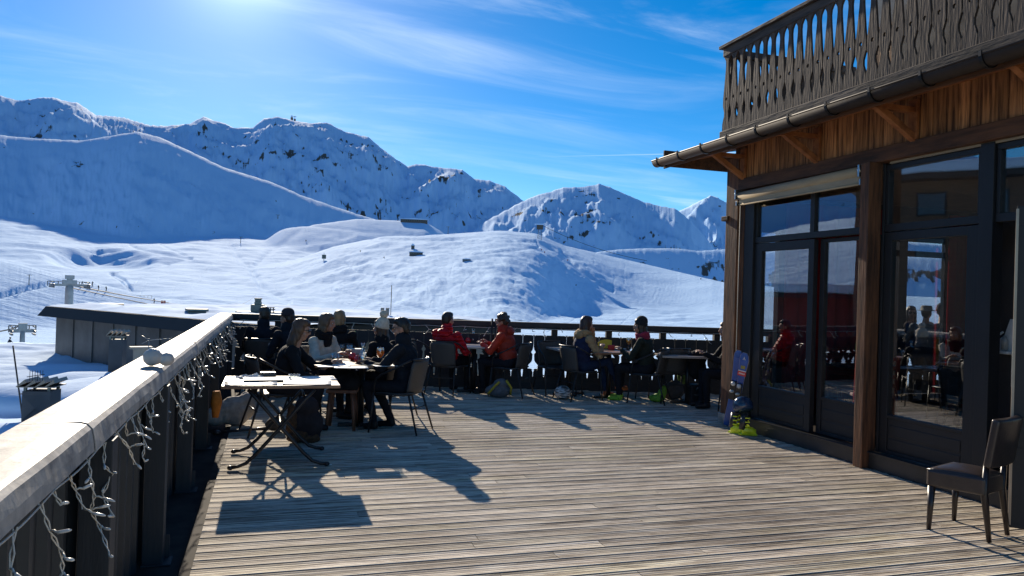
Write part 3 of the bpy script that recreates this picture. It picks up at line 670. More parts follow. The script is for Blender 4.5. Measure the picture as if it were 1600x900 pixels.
# gutter
gx, gz = 5.005, 3.455; R0 = .075
b = MB(); n_ = 14; prof = [(gx-R0*math.cos(math.pi*i/n_), gz-R0*math.sin(math.pi*i/n_)) for i in range(n_+1)]
prof = [(gx-R0+.012, gz+.004), (gx-R0-.004, gz+.010)] + prof
vs = [cl_(x, y, z) for y in (.5, 9.45) for x, z in prof]; w = len(prof)
b.add(vs, [(i, i+1, w+i+1, w+i) for i in range(w-1)], 0, True); b.add([cl_(x, 9.45, z) for x, z in prof[2:]], [tuple(range(n_+1))])
b.tube([cl_(gx-R0-.002, .5, gz+.006), cl_(gx-R0-.002, 9.46, gz+.006)], .010, 8)
g = b.build('gutter', M_GUT, chalet, fix=False); md = g.modifiers.new('s', 'SOLIDIFY'); md.thickness = .003
for i in range(14):
    yc = 9.30-.55*i
    b = MB(); prof = [(gx-(R0+.006)*math.cos(math.pi*j/12), gz-(R0+.006)*math.sin(math.pi*j/12)) for j in range(13)]
    vs = [cl_(x, yc+dy, z) for dy in (-.016, .016) for x, z in prof]+[cl_(gx+(x-gx)*1.13, yc+dy, gz+(z-gz)*1.13) for dy in (-.016, .016) for x, z in prof]; w = 13
    b.add(vs, [(j, j+1, w+j+1, w+j) for j in range(12)]+[(2*w+j, 2*w+j+1, 3*w+j+1, 3*w+j) for j in range(12)]+[(j, j+1, 2*w+j+1, 2*w+j) for j in range(12)]+[(w+j, w+j+1, 3*w+j+1, 3*w+j) for j in range(12)])
    bx(b, gx-R0-.018, yc-.012, gz-.01, gx-R0-.006, yc+.012, gz+.03)
    b.build('gutter_bracket', M_BRKT, g)
# timber struts under the eave
for yc in (8.34, 6.98, 5.66, 4.3, 2.9):
    b = MB(); b.beam(cl_(XW+.0, yc, 3.13), cl_(5.20, yc, 3.40), .06, .06); bx(b, 5.12, yc-.035, 3.375, XW, yc+.035, 3.425); bx(b, XW-.04, yc-.05, 3.132, XW-.006, yc+.05, 3.50); b.build('strut', M_BRK, chalet, bevel=.004)
# ------------------------------------------------------------------ balcony above
BX = 5.40; BE = 8.50; z0b, z1b = 3.66, 4.74
bp_ = empty('balcony', (0, 0, 0)); reg(bp_, chalet); bp_.location = (BX-XW, 0, 0)
def bl_(x, y, z): return (x-BX, y-6, z)
b = MB(); b.box(bl_(BX-.03, 1.5, z0b-.04), bl_(BX+.16, BE, z0b+.06)); b.box(bl_(BX-.015, 1.5, z0b-.125), bl_(BX+.10, BE-.02, z0b-.05)); b.build('lower_rail', M_GREYH, bp_, bevel=.006)
b = MB(); b.box(bl_(BX-.045, 1.5, z1b+.035), bl_(BX+.13, BE+.05, z1b+.075)); b.box(bl_(BX-.01, 1.5, z1b-.07), bl_(BX+.03, BE, z1b+.033)); b.build('handrail', M_GREYH, bp_, bevel=.006)
b = MB(); b.box(bl_(BX+.10, 1.5, z0b-.10), bl_(BX+1.9, BE-.03, z0b)); b.box(bl_(BX, BE-.04, z0b-.12), bl_(BX+3.6, BE-.0, z0b+.02)); b.build('balcony_floor', M_BEAM, bp_)
half = [(0, .074), (.10, .074), (.15, .058), (.19, .042), (.24, .040), (.29, .058), (.33, .071), (.42, .069), (.56, .051), (.68, .038), (.76, .029), (.82, .025), (.87, .031), (.905, .053), (.925, .073), (1.0, .074)]
SH = z1b-z0b-.05
def slat(yc, xo, side=False):
    poly_r = [(h, z0b+.05+t*SH) for t, h in half]
    cz, cr = z0b+.05+.40*SH, .019
    hole = [(cr*math.sin(a), cz-cr*math.cos(a)*1.15) for a in [math.pi*q/6 for q in range(7)]]
    right = poly_r + [(0, z1b), (0, hole[-1][1])][0:1] + list(reversed(hole)) + [(0, z0b+.05)]
    b = MB()
    for sgn in (1, -1):
        pts = [(sgn*u, v) for u, v in right]
        if side: b.prism(pts, -.012, .012, lambda u, v, h: bl_(xo+u, yc+h, v))
        else: b.prism(pts, -.012, .012, lambda u, v, h: bl_(xo+h, yc+u, v))
    return b.build('carved_slat', M_GREYW, bp_)
for i in range(46): slat(BE-.085-i*.1535, BX+.012)
for i in range(12): slat(BE-.03, BX+.11+i*.1535, True)
b = MB(); b.box(bl_(BX+.03, BE-.06, z1b-.07), bl_(BX+2, BE+.02, z1b+.03)); b.build('side_handrail', M_GREYH, bp_, bevel=.004)
# upper storey behind the balcony, set back
M_UP = mat('pale_upper_wall', (.45, .40, .33), .8, c2=(.22, .19, .16), scale=3)
b = MB(); bx(b, 6.85, 1.0, 3.64, 7.0, 7.6, 6.6); b.build('upper_wall', M_UP, chalet)
b = MB(); yy = 7.6
while yy > 5.2:
    bx(b, 6.82, yy-.148, 3.64, 6.848, yy-.002, 4.9); yy -= .15
b.build('upper_cladding', M_CLAD, chalet)
b = MB(); b.add([cl_(*p) for p in [(5.75, 1, 5.0), (5.75, 6.7, 5.0), (7.0, 6.7, 5.6), (7.0, 1, 5.6), (5.75, 1, 5.06), (5.75, 6.7, 5.06), (7.0, 6.7, 5.66), (7.0, 1, 5.66)]], [(0,1,2,3),(7,6,5,4),(0,4,5,1),(1,5,6,2),(2,6,7,3),(3,7,4,0)]); b.build('upper_eave', M_BEAM, chalet)
b = MB(); bx(b, 6.0, 1.4, 3.67, 6.03, 6.35, 4.62); b.build('privacy_screen', M_UP, chalet)
# ------------------------------------------------------------------ the room behind the glass
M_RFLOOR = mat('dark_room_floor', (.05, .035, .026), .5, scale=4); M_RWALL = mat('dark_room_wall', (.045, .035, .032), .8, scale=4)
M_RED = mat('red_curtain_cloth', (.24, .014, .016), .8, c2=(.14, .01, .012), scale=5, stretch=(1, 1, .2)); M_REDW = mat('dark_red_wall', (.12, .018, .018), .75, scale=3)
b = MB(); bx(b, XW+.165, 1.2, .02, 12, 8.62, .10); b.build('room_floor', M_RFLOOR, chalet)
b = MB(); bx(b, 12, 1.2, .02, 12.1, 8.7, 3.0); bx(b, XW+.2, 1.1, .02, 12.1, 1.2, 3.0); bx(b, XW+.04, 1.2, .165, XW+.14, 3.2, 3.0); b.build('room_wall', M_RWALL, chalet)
# front wall with its own windows, seen through the room
FY = 8.64
def lx(px): d = ray(px, 450); return d.x/d.y*FY
f = MB(); g_ = MB()
segs = [(XW+.165, 6.02, 'f'), (6.02, 6.42, 'g'), (6.42, 6.6, 'f'), (6.6, 8.15, 'r'), (8.15, lx(1404), 'g'), (lx(1404), lx(1417), 'f'), (lx(1417), 9.22, 'g'), (9.22, 9.6, 'r'), (9.6, 12, 'f')]
for a, c, kd in segs:
    if kd == 'f': bx(f, a, FY, .02, c, FY+.09, 3.0)
    elif kd == 'r': bx(f, a, FY, .02, c, FY+.06, 3.0)
    else:
        bx(f, a, FY, .02, c, FY+.07, .35); bx(f, a, FY, 2.50, c, FY+.07, 3.0); bx(f, a, FY+.01, 2.29, c, FY+.06, 2.37); bx(g_, a, FY+.03, .35, c, FY+.036, 2.50)
d_ = f.build('front_window_wall', M_FRAME, chalet); g_.build('pane', M_GLASS, d_)
def translucent(c, name):
    mt = bpy.data.materials.new(name); mt.use_nodes = True; t = mt.node_tree; n = t.nodes; l = t.links; n.clear(); o_ = n.new('ShaderNodeOutputMaterial'); mx = n.new('ShaderNodeMixShader'); mx.inputs[0].default_value = .45
    a = n.new('ShaderNodeBsdfDiffuse'); b_ = n.new('ShaderNodeBsdfTranslucent'); a.inputs[0].default_value = (*c, 1); b_.inputs[0].default_value = (*c, 1); l.new(a.outputs[0], mx.inputs[1]); l.new(b_.outputs[0], mx.inputs[2]); l.new(mx.outputs[0], o_.inputs[0]); return mt
M_RED = translucent((.50, .035, .045), 'red_curtain_cloth')
def curtain(name, x0, x1, y, z0=.12, z1=2.9, n=60, amp=.035, axis='x', parent=chalet, label=None):
    b = MB(); vs = []
    for i in range(n+1):
        t_ = i/n; w_ = amp*math.sin(t_*math.pi*2*n/7.3)+.4*amp*math.sin(t_*37+1)
        for z in (z0, z1):
            k_ = 1 if z == z0 else .8
            vs.append(cl_(x0+(x1-x0)*t_, y+w_*k_, z) if axis == 'x' else cl_(y+w_*k_, x0+(x1-x0)*t_, z))
    b.add(vs, [(2*i, 2*i+2, 2*i+3, 2*i+1) for i in range(n)], 0, True); o = b.build(name, M_RED, parent, fix=False, label=label); md = o.modifiers.new('s', 'SOLIDIFY'); md.thickness = .004; return o
curtain('curtain', 6.45, 8.13, FY-.10); curtain('curtain', 9.20, 9.58, FY-.09, n=22); curtain('curtain', 3.95, 4.70, 6.3, n=30, axis='y', z1=2.28)
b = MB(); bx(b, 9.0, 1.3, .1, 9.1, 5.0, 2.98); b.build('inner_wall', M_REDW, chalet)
# shelf and back bar seen through the open doorway
b = MB(); bx(b, 6.9, 4.2, .1, 7.4, 5.4, 1.02); bx(b, 7.38, 4.2, 1.02, 7.42, 6.2, 2.9)
for zz in (1.42, 1.72, 2.05): bx(b, 7.16, 4.2, zz, 7.375, 5.9, zz+.025)
shelf = b.build('back_bar', M_RWALL, label='dark shelves of the bar inside the open doorway', cat='bar', loc=(XW, 6, 0))
# ------------------------------------------------------------------ furniture
def gp(px, D, z=0):
    q = P(px, 450+.031*(px-800)+8, d=D); return Vector((q.x, q.y, z))
def plain(name, c, rough=.6, metal=0, **k): return mat(name, c, rough, metal, scale=k.pop('scale', 9), c2=k.pop('c2', None), bump=k.pop('bump', .0006), **k)
M_TUBE = plain('dark_powder_coated_tube', (.035, .034, .036), .38, .5)
def weave_mat():
    mt, t, b = node_mat('woven_resin'); n = t.nodes; l = t.links
    tcn = n.new('ShaderNodeTexCoord'); m_ = n.new('ShaderNodeMapping'); l.new(tcn.outputs['Object'], m_.inputs[0])
    w1 = n.new('ShaderNodeTexWave'); w1.inputs['Scale'].default_value = 26; w1.bands_direction = 'X'; w2 = n.new('ShaderNodeTexWave'); w2.inputs['Scale'].default_value = 26; w2.bands_direction = 'Z'
    for w in (w1, w2): l.new(m_.outputs[0], w.inputs['Vector'])
    ad = n.new('ShaderNodeMath'); ad.operation = 'MULTIPLY'; l.new(w1.outputs['Fac'], ad.inputs[0]); l.new(w2.outputs['Fac'], ad.inputs[1])
    mx = n.new('ShaderNodeMix'); mx.data_type = 'RGBA'; mx.inputs['A'].default_value = (.035, .032, .030, 1); mx.inputs['B'].default_value = (.12, .108, .098, 1); l.new(ad.outputs[0], mx.inputs['Factor']); l.new(mx.outputs['Result'], b.inputs['Base Color'])
    bp = n.new('ShaderNodeBump'); bp.inputs['Distance'].default_value = .002; l.new(ad.outputs[0], bp.inputs['Height']); l.new(bp.outputs[0], b.inputs['Normal']); b.inputs['Roughness'].default_value = .5
    return mt
M_WEAVE = weave_mat()
def shell(b, rows, th, mi=0):
    """rows: list of rows of points; a closed sheet of thickness th along -normal (approx.)"""
    R = len(rows); Cn = len(rows[0]); top = [[Vector(p) for p in r] for r in rows]; bot = []
    for i in range(R):
        rw = []
        for j in range(Cn):
            a = top[min(i+1, R-1)][j]-top[max(i-1, 0)][j]; c = top[i][min(j+1, Cn-1)]-top[i][max(j-1, 0)]
            nn = a.cross(c); nn.normalize(); rw.append(top[i][j]-nn*th)
        bot.append(rw)
    vs = [p for r in top for p in r]+[p for r in bot for p in r]; o = R*Cn; fs = []
    for i in range(R-1):
        for j in range(Cn-1):
            q = i*Cn+j; fs.append((q, q+1, q+Cn+1, q+Cn)); fs.append((o+q, o+q+Cn, o+q+Cn+1, o+q+1))
    for j in range(Cn-1): fs += [(j, o+j, o+j+1, j+1), ((R-1)*Cn+j, (R-1)*Cn+j+1, o+(R-1)*Cn+j+1, o+(R-1)*Cn+j)]
    for i in range(R-1): fs += [(i*Cn, (i+1)*Cn, o+(i+1)*Cn, o+i*Cn), (i*Cn+Cn-1, o+i*Cn+Cn-1, o+(i+1)*Cn+Cn-1, (i+1)*Cn+Cn-1)]
    return b.add(vs, fs, mi, True)
def make_bistro():
    r = empty('bistro_chair')
    b = MB(); rows = []
    for i in range(9):
        t = i/8; yy = -.21+.43*t; zz = .445-.018*math.sin(math.pi*t)-.02*max(0, t-.8)*5*t
        rows.append([(-.215+.43*j/8, yy, zz-.010*math.sin(math.pi*j/8)) for j in range(9)])
    shell(b, rows, .014); b.build('seat', M_WEAVE, r)
    b = MB(); rows = []
    for i in range(10):
        t = i/9; zz = .45+.37*t; w = .205+.025*t - (.05*max(0, t-.85)/.15 if t > .85 else 0)
        rows.append([(w*math.sin(a), -.10-.035*t-.12*t*.35 - .115*math.cos(a), zz) for a in [(-1+2*j/12)*1.25 for j in range(13)]])
    shell(b, rows, .012); b.build('backrest', M_WEAVE, r)
    b = MB(); b.tube([(.228*math.sin(a), -.178-.115*math.cos(a), .825) for a in [(-1+2*j/12)*1.25 for j in range(13)]], .011, 8)
    b.build('back_frame', M_TUBE, r)
    for sx in (-1, 1):
        b = MB(); b.tube([(sx*.215, -.20, .82), (sx*.255, -.12, .775), (sx*.275, .02, .70), (sx*.28, .12, .655), (sx*.272, .19, .60), (sx*.262, .215, .52), (sx*.255, .22, .44)], .011, 8); b.build('armrest', M_TUBE, r)
        b = MB(); b.tube([(sx*.255, .22, .445), (sx*.262, .245, .2), (sx*.268, .265, .0)], [.012, .012, .010], 8); b.build('leg', M_TUBE, r)
        b = MB(); b.tube([(sx*.20, -.17, .44), (sx*.225, -.235, .22), (sx*.25, -.30, .0)], [.012, .012, .010], 8); b.build('leg', M_TUBE, r)
        
    b = MB(); b.tube([(-.255, .215, .43), (.255, .215, .43)], .010, 8); b.tube([(-.20, -.18, .43), (.20, -.18, .43)], .010, 8)
    b.tube([(-.255, .215, .43), (-.2, -.18, .43)], .010, 8); b.tube([(.255, .215, .43), (.2, -.18, .43)], .010, 8); b.tube([(-.22, -.21, .27), (.22, -.21, .27)], .008, 8); b.build('seat_frame', M_TUBE, r)
    return r
GRP_CH = 'woven grey bistro chairs on the terrace'
_first = [None]
def bistro(loc, az_, label, group=GRP_CH):
    if _first[0] is None: _first[0] = make_bistro(); o = _first[0]
    else: o = copy_tree(_first[0])
    o.location = loc; o.rotation_euler = (0, 0, -R_(az_)); return tag(o, label, 'chair', group)

# ------------------------------------------------------------------ people
SKIN = plain('skin', (.42, .235, .165), .55, spec=.35, c2=(.36, .19, .13)); M_EYE = plain('eye_white', (.6, .58, .55), .3); M_IRIS = plain('iris', (.03, .02, .015), .2); M_LIP = plain('lips', (.30, .10, .085), .5)
HAIRC = {}
def hairm(c):
    if c not in HAIRC: HAIRC[c] = mat('hair', c, .45, c2=tuple(x*.45 for x in c), scale=22, stretch=(1, 1, .18), lo=.3, hi=.7, bump=.004, bscale=60, spec=.5)
    return HAIRC[c]
def cloth(name, c, quilt=0, **k):
    m_ = mat(name, c, k.pop('rough', .85), scale=14, c2=tuple(x*.72 for x in c), bump=.004, bscale=26, spec=.2, **k)
    if quilt:
        t = m_.node_tree; n = t.nodes; l = t.links; w = n.new('ShaderNodeTexWave'); w.bands_direction = 'Z'; w.inputs['Scale'].default_value = quilt; w.inputs['Distortion'].default_value = 1.2
        tcn = n.new('ShaderNodeTexCoord'); l.new(tcn.outputs['Object'], w.inputs['Vector']); bp = n.new('ShaderNodeBump'); bp.inputs['Distance'].default_value = .02; l.new(w.outputs['Fac'], bp.inputs['Height'])
        l.new(bp.outputs[0], n['Principled BSDF'].inputs['Normal'])
    return m_
def remesh(b, voxel, smooth=4, name='t'):
    me = bpy.data.meshes.new(name); me.from_pydata([tuple(v) for v in b.v], [], b.f); o = bpy.data.objects.new(name, me); COL.objects.link(o)
    md = o.modifiers.new('r', 'REMESH'); md.mode = 'VOXEL'; md.voxel_size = voxel; md.use_smooth_shade = True
    ms = o.modifiers.new('s', 'SMOOTH'); ms.iterations = smooth; ms.factor = .5
    dg = bpy.context.evaluated_depsgraph_get(); ev = o.evaluated_get(dg); m2 = bpy.data.meshes.new_from_object(ev)
    co = np.empty(len(m2.vertices)*3); m2.vertices.foreach_get('co', co); co = co.reshape(-1, 3)
    nl = len(m2.loops); li = np.empty(nl, dtype=np.int64); m2.loops.foreach_get('vertex_index', li); ls = np.empty(len(m2.polygons), dtype=np.int64); m2.polygons.foreach_get('loop_start', ls)
    faces = [tuple(x) for x in np.split(li, ls[1:])]
    nr = np.empty(len(m2.vertices)*3); m2.vertices.foreach_get('normal', nr); nr = nr.reshape(-1, 3)
    bpy.data.objects.remove(o); bpy.data.meshes.remove(me); bpy.data.meshes.remove(m2)
    return co, nr, faces
def capsule(b, p, r0, q, r1):
    p, q = Vector(p), Vector(q); d = (q-p).normalized(); pts = []; rs = []
    for a in (-80, -55, -28): pts.append(p+d*r0*math.sin(R_(a))); rs.append(r0*math.cos(R_(a)))
    pts += [p, q]; rs += [r0, r1]
    for a in (28, 55, 80): pts.append(q+d*r1*math.sin(R_(a))); rs.append(r1*math.cos(R_(a)))
    b.tube(pts, rs, 12)
def ik(a, c, l1, l2, hint):
    a, c, hint = Vector(a), Vector(c), Vector(hint); d = c-a; L0 = d.length
    if L0 > (l1+l2)*.985: c = a+d*((l1+l2)*.985/L0); d = c-a; L0 = d.length
    k = (l1*l1-l2*l2+L0*L0)/(2*L0); h = math.sqrt(max(l1*l1-k*k, 0)); u = d.normalized(); w = hint-u*hint.dot(u); w.normalize()
    return a+u*k+w*h, c
def person(loc, az_, label, jacket, trousers, shoes=None, hair='short', haircol=(.03, .02, .015), lean=8, side=0, head=(0, 0, 0), hands=None, feet=None, knees=None,
           hat=None, glasses=False, skin=None, sleeve=None, yoke=None, scarf=None, collar=.0, stand=False, scale=1.0, group='people on the terrace', elb=None, hood=None, puffy=1.0, twist=0):
    root = empty('person', loc, -R_(az_), label, 'person', group); root.scale = (scale,)*3
    skin = skin or SKIN; shoes = shoes or cloth('dark_shoe', (.02, .02, .022), rough=.5)
    hz = .93 if stand else .50
    pel = Vector((0, 0, hz)); sp = Matrix.Rotation(R_(-lean), 3, 'X') @ Matrix.Rotation(R_(side), 3, 'Y') @ Matrix.Rotation(R_(twist), 3, 'Z')
    if stand: sp = Matrix.Rotation(R_(-lean), 3, 'X')
    def T(x, y, z): return pel + sp @ Vector((x, y, z))
    chest = T(0, .0, .30); nb = T(0, -.01, .475); Msp = sp
    sh = [T(-.185, 0, .425), T(.185, 0, .425)]
    hd = nb + sp @ Vector((0, .02, .05)); hc = hd + Vector((0, .03, .115)) + (sp @ Vector((0, 0, .02)))
    HM = Matrix.Rotation(R_(head[0]), 3, 'Z') @ Matrix.Rotation(R_(head[1]), 3, 'X') @ Matrix.Rotation(R_(head[2]), 3, 'Y')
    def Hd(x, y, z): return hc + HM @ Vector((x, y, z))
    if hands is None: hands = [(-.12, .36, hz+.24), (.12, .36, hz+.24)]
    if feet is None: feet = [(-.12, .40 if not stand else .03, .09), (.12, .44 if not stand else .06, .09)]
    prim = []; b = MB()
    def E(c, r, mi, M=None):
        M = M or Matrix.Identity(3); b.ell(c, r, M=M); prim.append(('e', np.array(c), np.array(M.inverted()), np.array(r), mi))
    def Cp(p, r0, q, r1, mi): capsule(b, p, r0, q, r1); prim.append(('c', np.array(p), np.array(q), r0, r1, mi))
    J, TR, SK, SHO, SL, YO = 0, 1, 2, 3, 4, 5
    pf = puffy
    E(pel+Vector((0, -.0, .02)), (.172, .135, .12), TR); E(T(0, .005, .12), (.165*pf, .130*pf, .15), J, Msp); E(T(0, .005, .27), (.175*pf, .130*pf, .17), J, Msp); E(T(0, -.01, .375), (.180*pf, .115*pf, .105), YO if yoke else J, Msp)
    E(T(0, -.03, .34), (.15, .11, .14), YO if yoke else J, Msp)
    Cp(nb-(nb-chest)*.1, .062, hd+(hc-hd)*.45, .050, SK)
    if collar: Cp(T(0, 0, .44), .088, nb+(hd-nb)*1.1, .075+collar*.02, J)
    els = []
    for i, s in enumerate((-1, 1)):
        hint = (elb[i] if elb else (s*.55, -.35, -.8)); el, wr = ik(sh[i], hands[i], .29, .255, hint); els.append((el, wr))
        E(sh[i], (.070*pf,)*3, YO if yoke else SL); Cp(sh[i], .064*pf, el, .052*pf, SL); Cp(el, .052*pf, el+(wr-el)*.93, .038*pf, SL); Cp(el+(wr-el)*.9, .026, wr, .025, SK)
        ft = Vector(feet[i]); hp = pel+Vector((s*.092, .0, -.015)); kn, an = ik(hp, ft, .43, .42, knees[i] if knees else ((s*.12, 1, .3) if not stand else (0, 1, 0)))
        Cp(hp, .092, kn, .062, TR); Cp(kn, .062, an, .042, TR)
        fd_ = Vector(((an-kn).x*.2, 1, 0)) if not stand else Vector((s*.15, 1, 0)); fd_.normalize()
        up = min(0, 0)
        Cp(an+Vector((0, 0, -.01)), .046, an+fd_*-.015+Vector((0, 0, -.045)), .040, SHO); Cp(an+fd_*-.01+Vector((0, 0, -.045)), .042, an+fd_*.145+Vector((0, 0, -.058)), .034, SHO)
    # head
    E(Hd(0, -.008, .02), (.073, .092, .098), SK, HM); E(Hd(0, .018, -.045), (.056, .066, .062), SK, HM); E(Hd(0, .045, -.088), (.030, .028, .022), SK, HM)
    E(Hd(0, .092, -.022), (.012, .020, .022), SK, HM); E(Hd(0, .083, .003), (.010, .014, .026), SK, HM); E(Hd(0, .072, .028), (.050, .016, .014), SK, HM)
    for s in (-1, 1): E(Hd(s*.074, -.005, -.012), (.010, .022, .032), SK, HM); E(Hd(s*.038, .055, -.038), (.024, .024, .024), SK, HM)
    co, nr, faces = remesh(b, .0105, 3)
    D = []
    for p in prim:
        if p[0] == 'e':
            q = (co-p[1]) @ p[2].T; k = np.linalg.norm(q/p[3], axis=1); D.append((k-1)*p[3].min())
        else:
            a, c = p[1], p[2]; d = c-a; t = np.clip(((co-a)@d)/(d@d), 0, 1); D.append(np.linalg.norm(co-a-t[:, None]*d, axis=1)-(p[3]+(p[4]-p[3])*t))
    D = np.array(D); mi = np.array([p[-1] for p in prim])[np.argmin(D, axis=0)]
    # folds in the cloth
    cm = (mi == J) | (mi == TR) | (mi == SL) | (mi == YO)
    disp = fbm(co[:, 0]*9+co[:, 2]*5+loc[0], co[:, 1]*9-co[:, 2]*7, 3)*.020 + fbm(co[:, 0]*24, co[:, 2]*24+co[:, 1]*15, 2)*.006
    co = co + nr*(disp*cm)[:, None]
    m = MB(); m.v = [tuple(x) for x in co]; m.f = faces
    m.m = [int(np.bincount(mi[list(f)]).argmax()) for f in faces]; m.s = [True]*len(faces)
    # hands: palm, four unequal bent fingers and a thumb, rooted in the wrist
    for i, s in enumerate((-1, 1)):
        el, wr = els[i]; u = (wr-el).normalized(); tgt = Vector((0, 0, -1)); nrm = (tgt-u*tgt.dot(u)); 
        if nrm.length < .2: nrm = Vector((s*-1., 0, 0))-u*(Vector((s*-1., 0, 0)).dot(u))
        nrm.normalize(); sd_ = u.cross(nrm)*-s
        Mh = Matrix((sd_, u, nrm)).transposed(); m.ell(wr+u*.045, (.040, .052, .017), 2, 12, 8, Mh)
        for f, (o_, ln) in enumerate(((-.028, .066), (-.010, .078), (.010, .072), (.027, .056))):
            base = wr+u*.078+sd_*o_; c1 = .35; c2 = .95
            p1 = base+(u*math.cos(c1)+nrm*math.sin(c1))*ln*.45; p2 = p1+(u*math.cos(c2)+nrm*math.sin(c2))*ln*.32; p3 = p2+(u*math.cos(1.3)+nrm*math.sin(1.3))*ln*.25
            m.tube([base-u*.02, base, p1, p2, p3], [.008, .0088, .008, .0072, .005], 7, 2)
        tb = wr+u*.03-sd_*.032+nrm*.004; m.tube([wr+u*.02, tb, tb+(u*.7-sd_*.6+nrm*.4)*.03, tb+(u*.95-sd_*.35+nrm*.6)*.055], [.012, .0115, .010, .007], 7, 2)
    mats = [jacket, trousers, skin, shoes, sleeve or jacket, yoke or jacket, M_EYE, M_IRIS, M_LIP]
    for s in (-1, 1):
        m.ell(Hd(s*.029, .074, .003), (.012, .010, .008), 6, 8, 6, HM); m.ell(Hd(s*.029, .0815, .003), (.005, .004, .005), 7, 8, 6, HM)
    m.ell(Hd(0, .078, -.062), (.022, .008, .006), 8, 10, 6, HM)
    m.build('body', mats, root, fix=False)
    # hair
    if hair:
        h = MB()
        def he(c, r): h.ell(Hd(*c), r, M=HM)
        he((0, -.022, .035), (.083, .092, .094)); he((0, .012, .075), (.070, .074, .052)); he((0, -.055, -.005), (.074, .055, .075))
        if hair == 'short': he((0, .05, .092), (.052, .03, .024))
        if hair in ('long', 'bob'):
            for s in (-1, 1): he((s*.062, -.01, .0), (.03, .055, .075)); he((s*.066, -.015, -.07), (.025, .042, .065))
            he((0, -.07, -.05), (.075, .045, .10))
        if hair == 'long':
            he((0, -.085, -.15), (.085, .040, .12)); he((.02, -.085, -.23), (.065, .030, .09))
            for s in (-1, 1): he((s*.07, -.035, -.14), (.026, .036, .10))
        if hair == 'curly':
            rr_ = random.Random(5)
            for q in range(70):
                a = rr_.uniform(0, 6.283); ph = rr_.uniform(-.5, 1.5); c = (.088*math.cos(a)*math.cos(ph), -.025+.09*math.sin(a)*math.cos(ph), .03+.10*math.sin(ph))
                if c[1] > .03 and c[2] < .06: continue
                he(c, (.024,)*3)
        co2, nr2, f2 = remesh(h, .009, 2)
        d2 = fbm(co2[:, 0]*45, co2[:, 1]*45+co2[:, 2]*9, 2)*.009; co2 = co2+nr2*d2[:, None]
        hm_ = MB(); hm_.v = [tuple(x) for x in co2]; hm_.f = f2; hm_.m = [0]*len(f2); hm_.s = [True]*len(f2); hm_.build('hair', hairm(haircol), root, fix=False)
    if hat:
        kind, c = hat; hm2 = mat('knit_hat', c, .9, c2=tuple(x*.75 for x in c), scale=30, bump=.004, bscale=50); q = MB()
        if kind in ('beanie', 'bobble'):
            q.lathe([(.094, -.005), (.100, .0), (.100, .035), (.094, .04), (.092, .07), (.080, .105), (.055, .132), (.02, .145), (0, .147)], Hd(0, -.015, .018), 22, M=HM @ Matrix.Rotation(R_(12), 3, 'X'))
            q.build('hat', hm2, root)
            if kind == 'bobble':
                q = MB()
                q.ell(Hd(0, -.045, .195), (.058, .058, .054)); cp, npm, fp = remesh(q, .008, 1); cp = cp+npm*(fbm(cp[:, 0]*60, cp[:, 1]*60+cp[:, 2]*60, 2)*.022)[:, None]
                q = MB(); q.v = [tuple(x) for x in cp]; q.f = fp; q.m = [0]*len(fp); q.s = [True]*len(fp)
                q.build('pompom', hm2, root)
        if kind == 'cap':
            q.lathe([(.092, 0), (.094, .03), (.085, .075), (.06, .105), (.02, .118), (0, .119)], Hd(0, -.012, .035), 22, M=HM)
            pts = [(.085*math.sin(a), .075+.075*math.cos(a)*(1 if abs(a) < 1.3 else .5)) for a in [(-1.45+2.9*j/10) for j in range(11)]]
            q.prism(pts, .038, .044, lambda u, v, h_: Hd(u, v-.01, h_)); q.build('cap', hm2, root, fix=True)
        if kind == 'brim':
            q.lathe([(.155, .025), (.150, .03), (.096, .045), (.090, .095), (.075, .118), (0, .122)], Hd(0, -.01, .02), 24, M=HM); q.build('hat', hm2, root)
    if glasses:
        q = MB()
        for s in (-1, 1): q.ell(Hd(s*.032, .092, .003), (.026, .007, .020), 0, 12, 8, HM); q.tube([Hd(s*.056, .085, .008), Hd(s*.078, .0, .006)], .003, 6)
        q.tube([Hd(-.01, .096, .006), Hd(.01, .096, .006)], .003, 6); q.build('sunglasses', plain('black_lens', (.01, .01, .012), .12, spec=.8), root)
    if scarf:
        q = MB()
        for w in range(3): q.tube([nb+sp @ Vector((.088*math.sin(a)*(1+.05*w), .01+.085*math.cos(a), .005+.028*w+.010*math.sin(3*a+w))) for a in [2*math.pi*j/16 for j in range(17)]], .030, 8)
        if scarf[1]: q.ell(nb+sp @ Vector((0, .085, -.055)), (.085, .035, .085), M=sp)
        q.build('scarf', scarf[0], root)
    if hood:
        q = MB(); q.ell(nb+sp @ Vector((0, -.085, .01)), (.115, .06, .075), M=sp); co3, nr3, f3 = remesh(q, .012, 2); co3 = co3+nr3*(fbm(co3[:, 0]*20, co3[:, 2]*20, 2)*.012)[:, None]
        q = MB(); q.v = [tuple(x) for x in co3]; q.f = f3; q.m = [0]*len(f3); q.s = [True]*len(f3); q.build('hood', hood, root, fix=False)
    return root

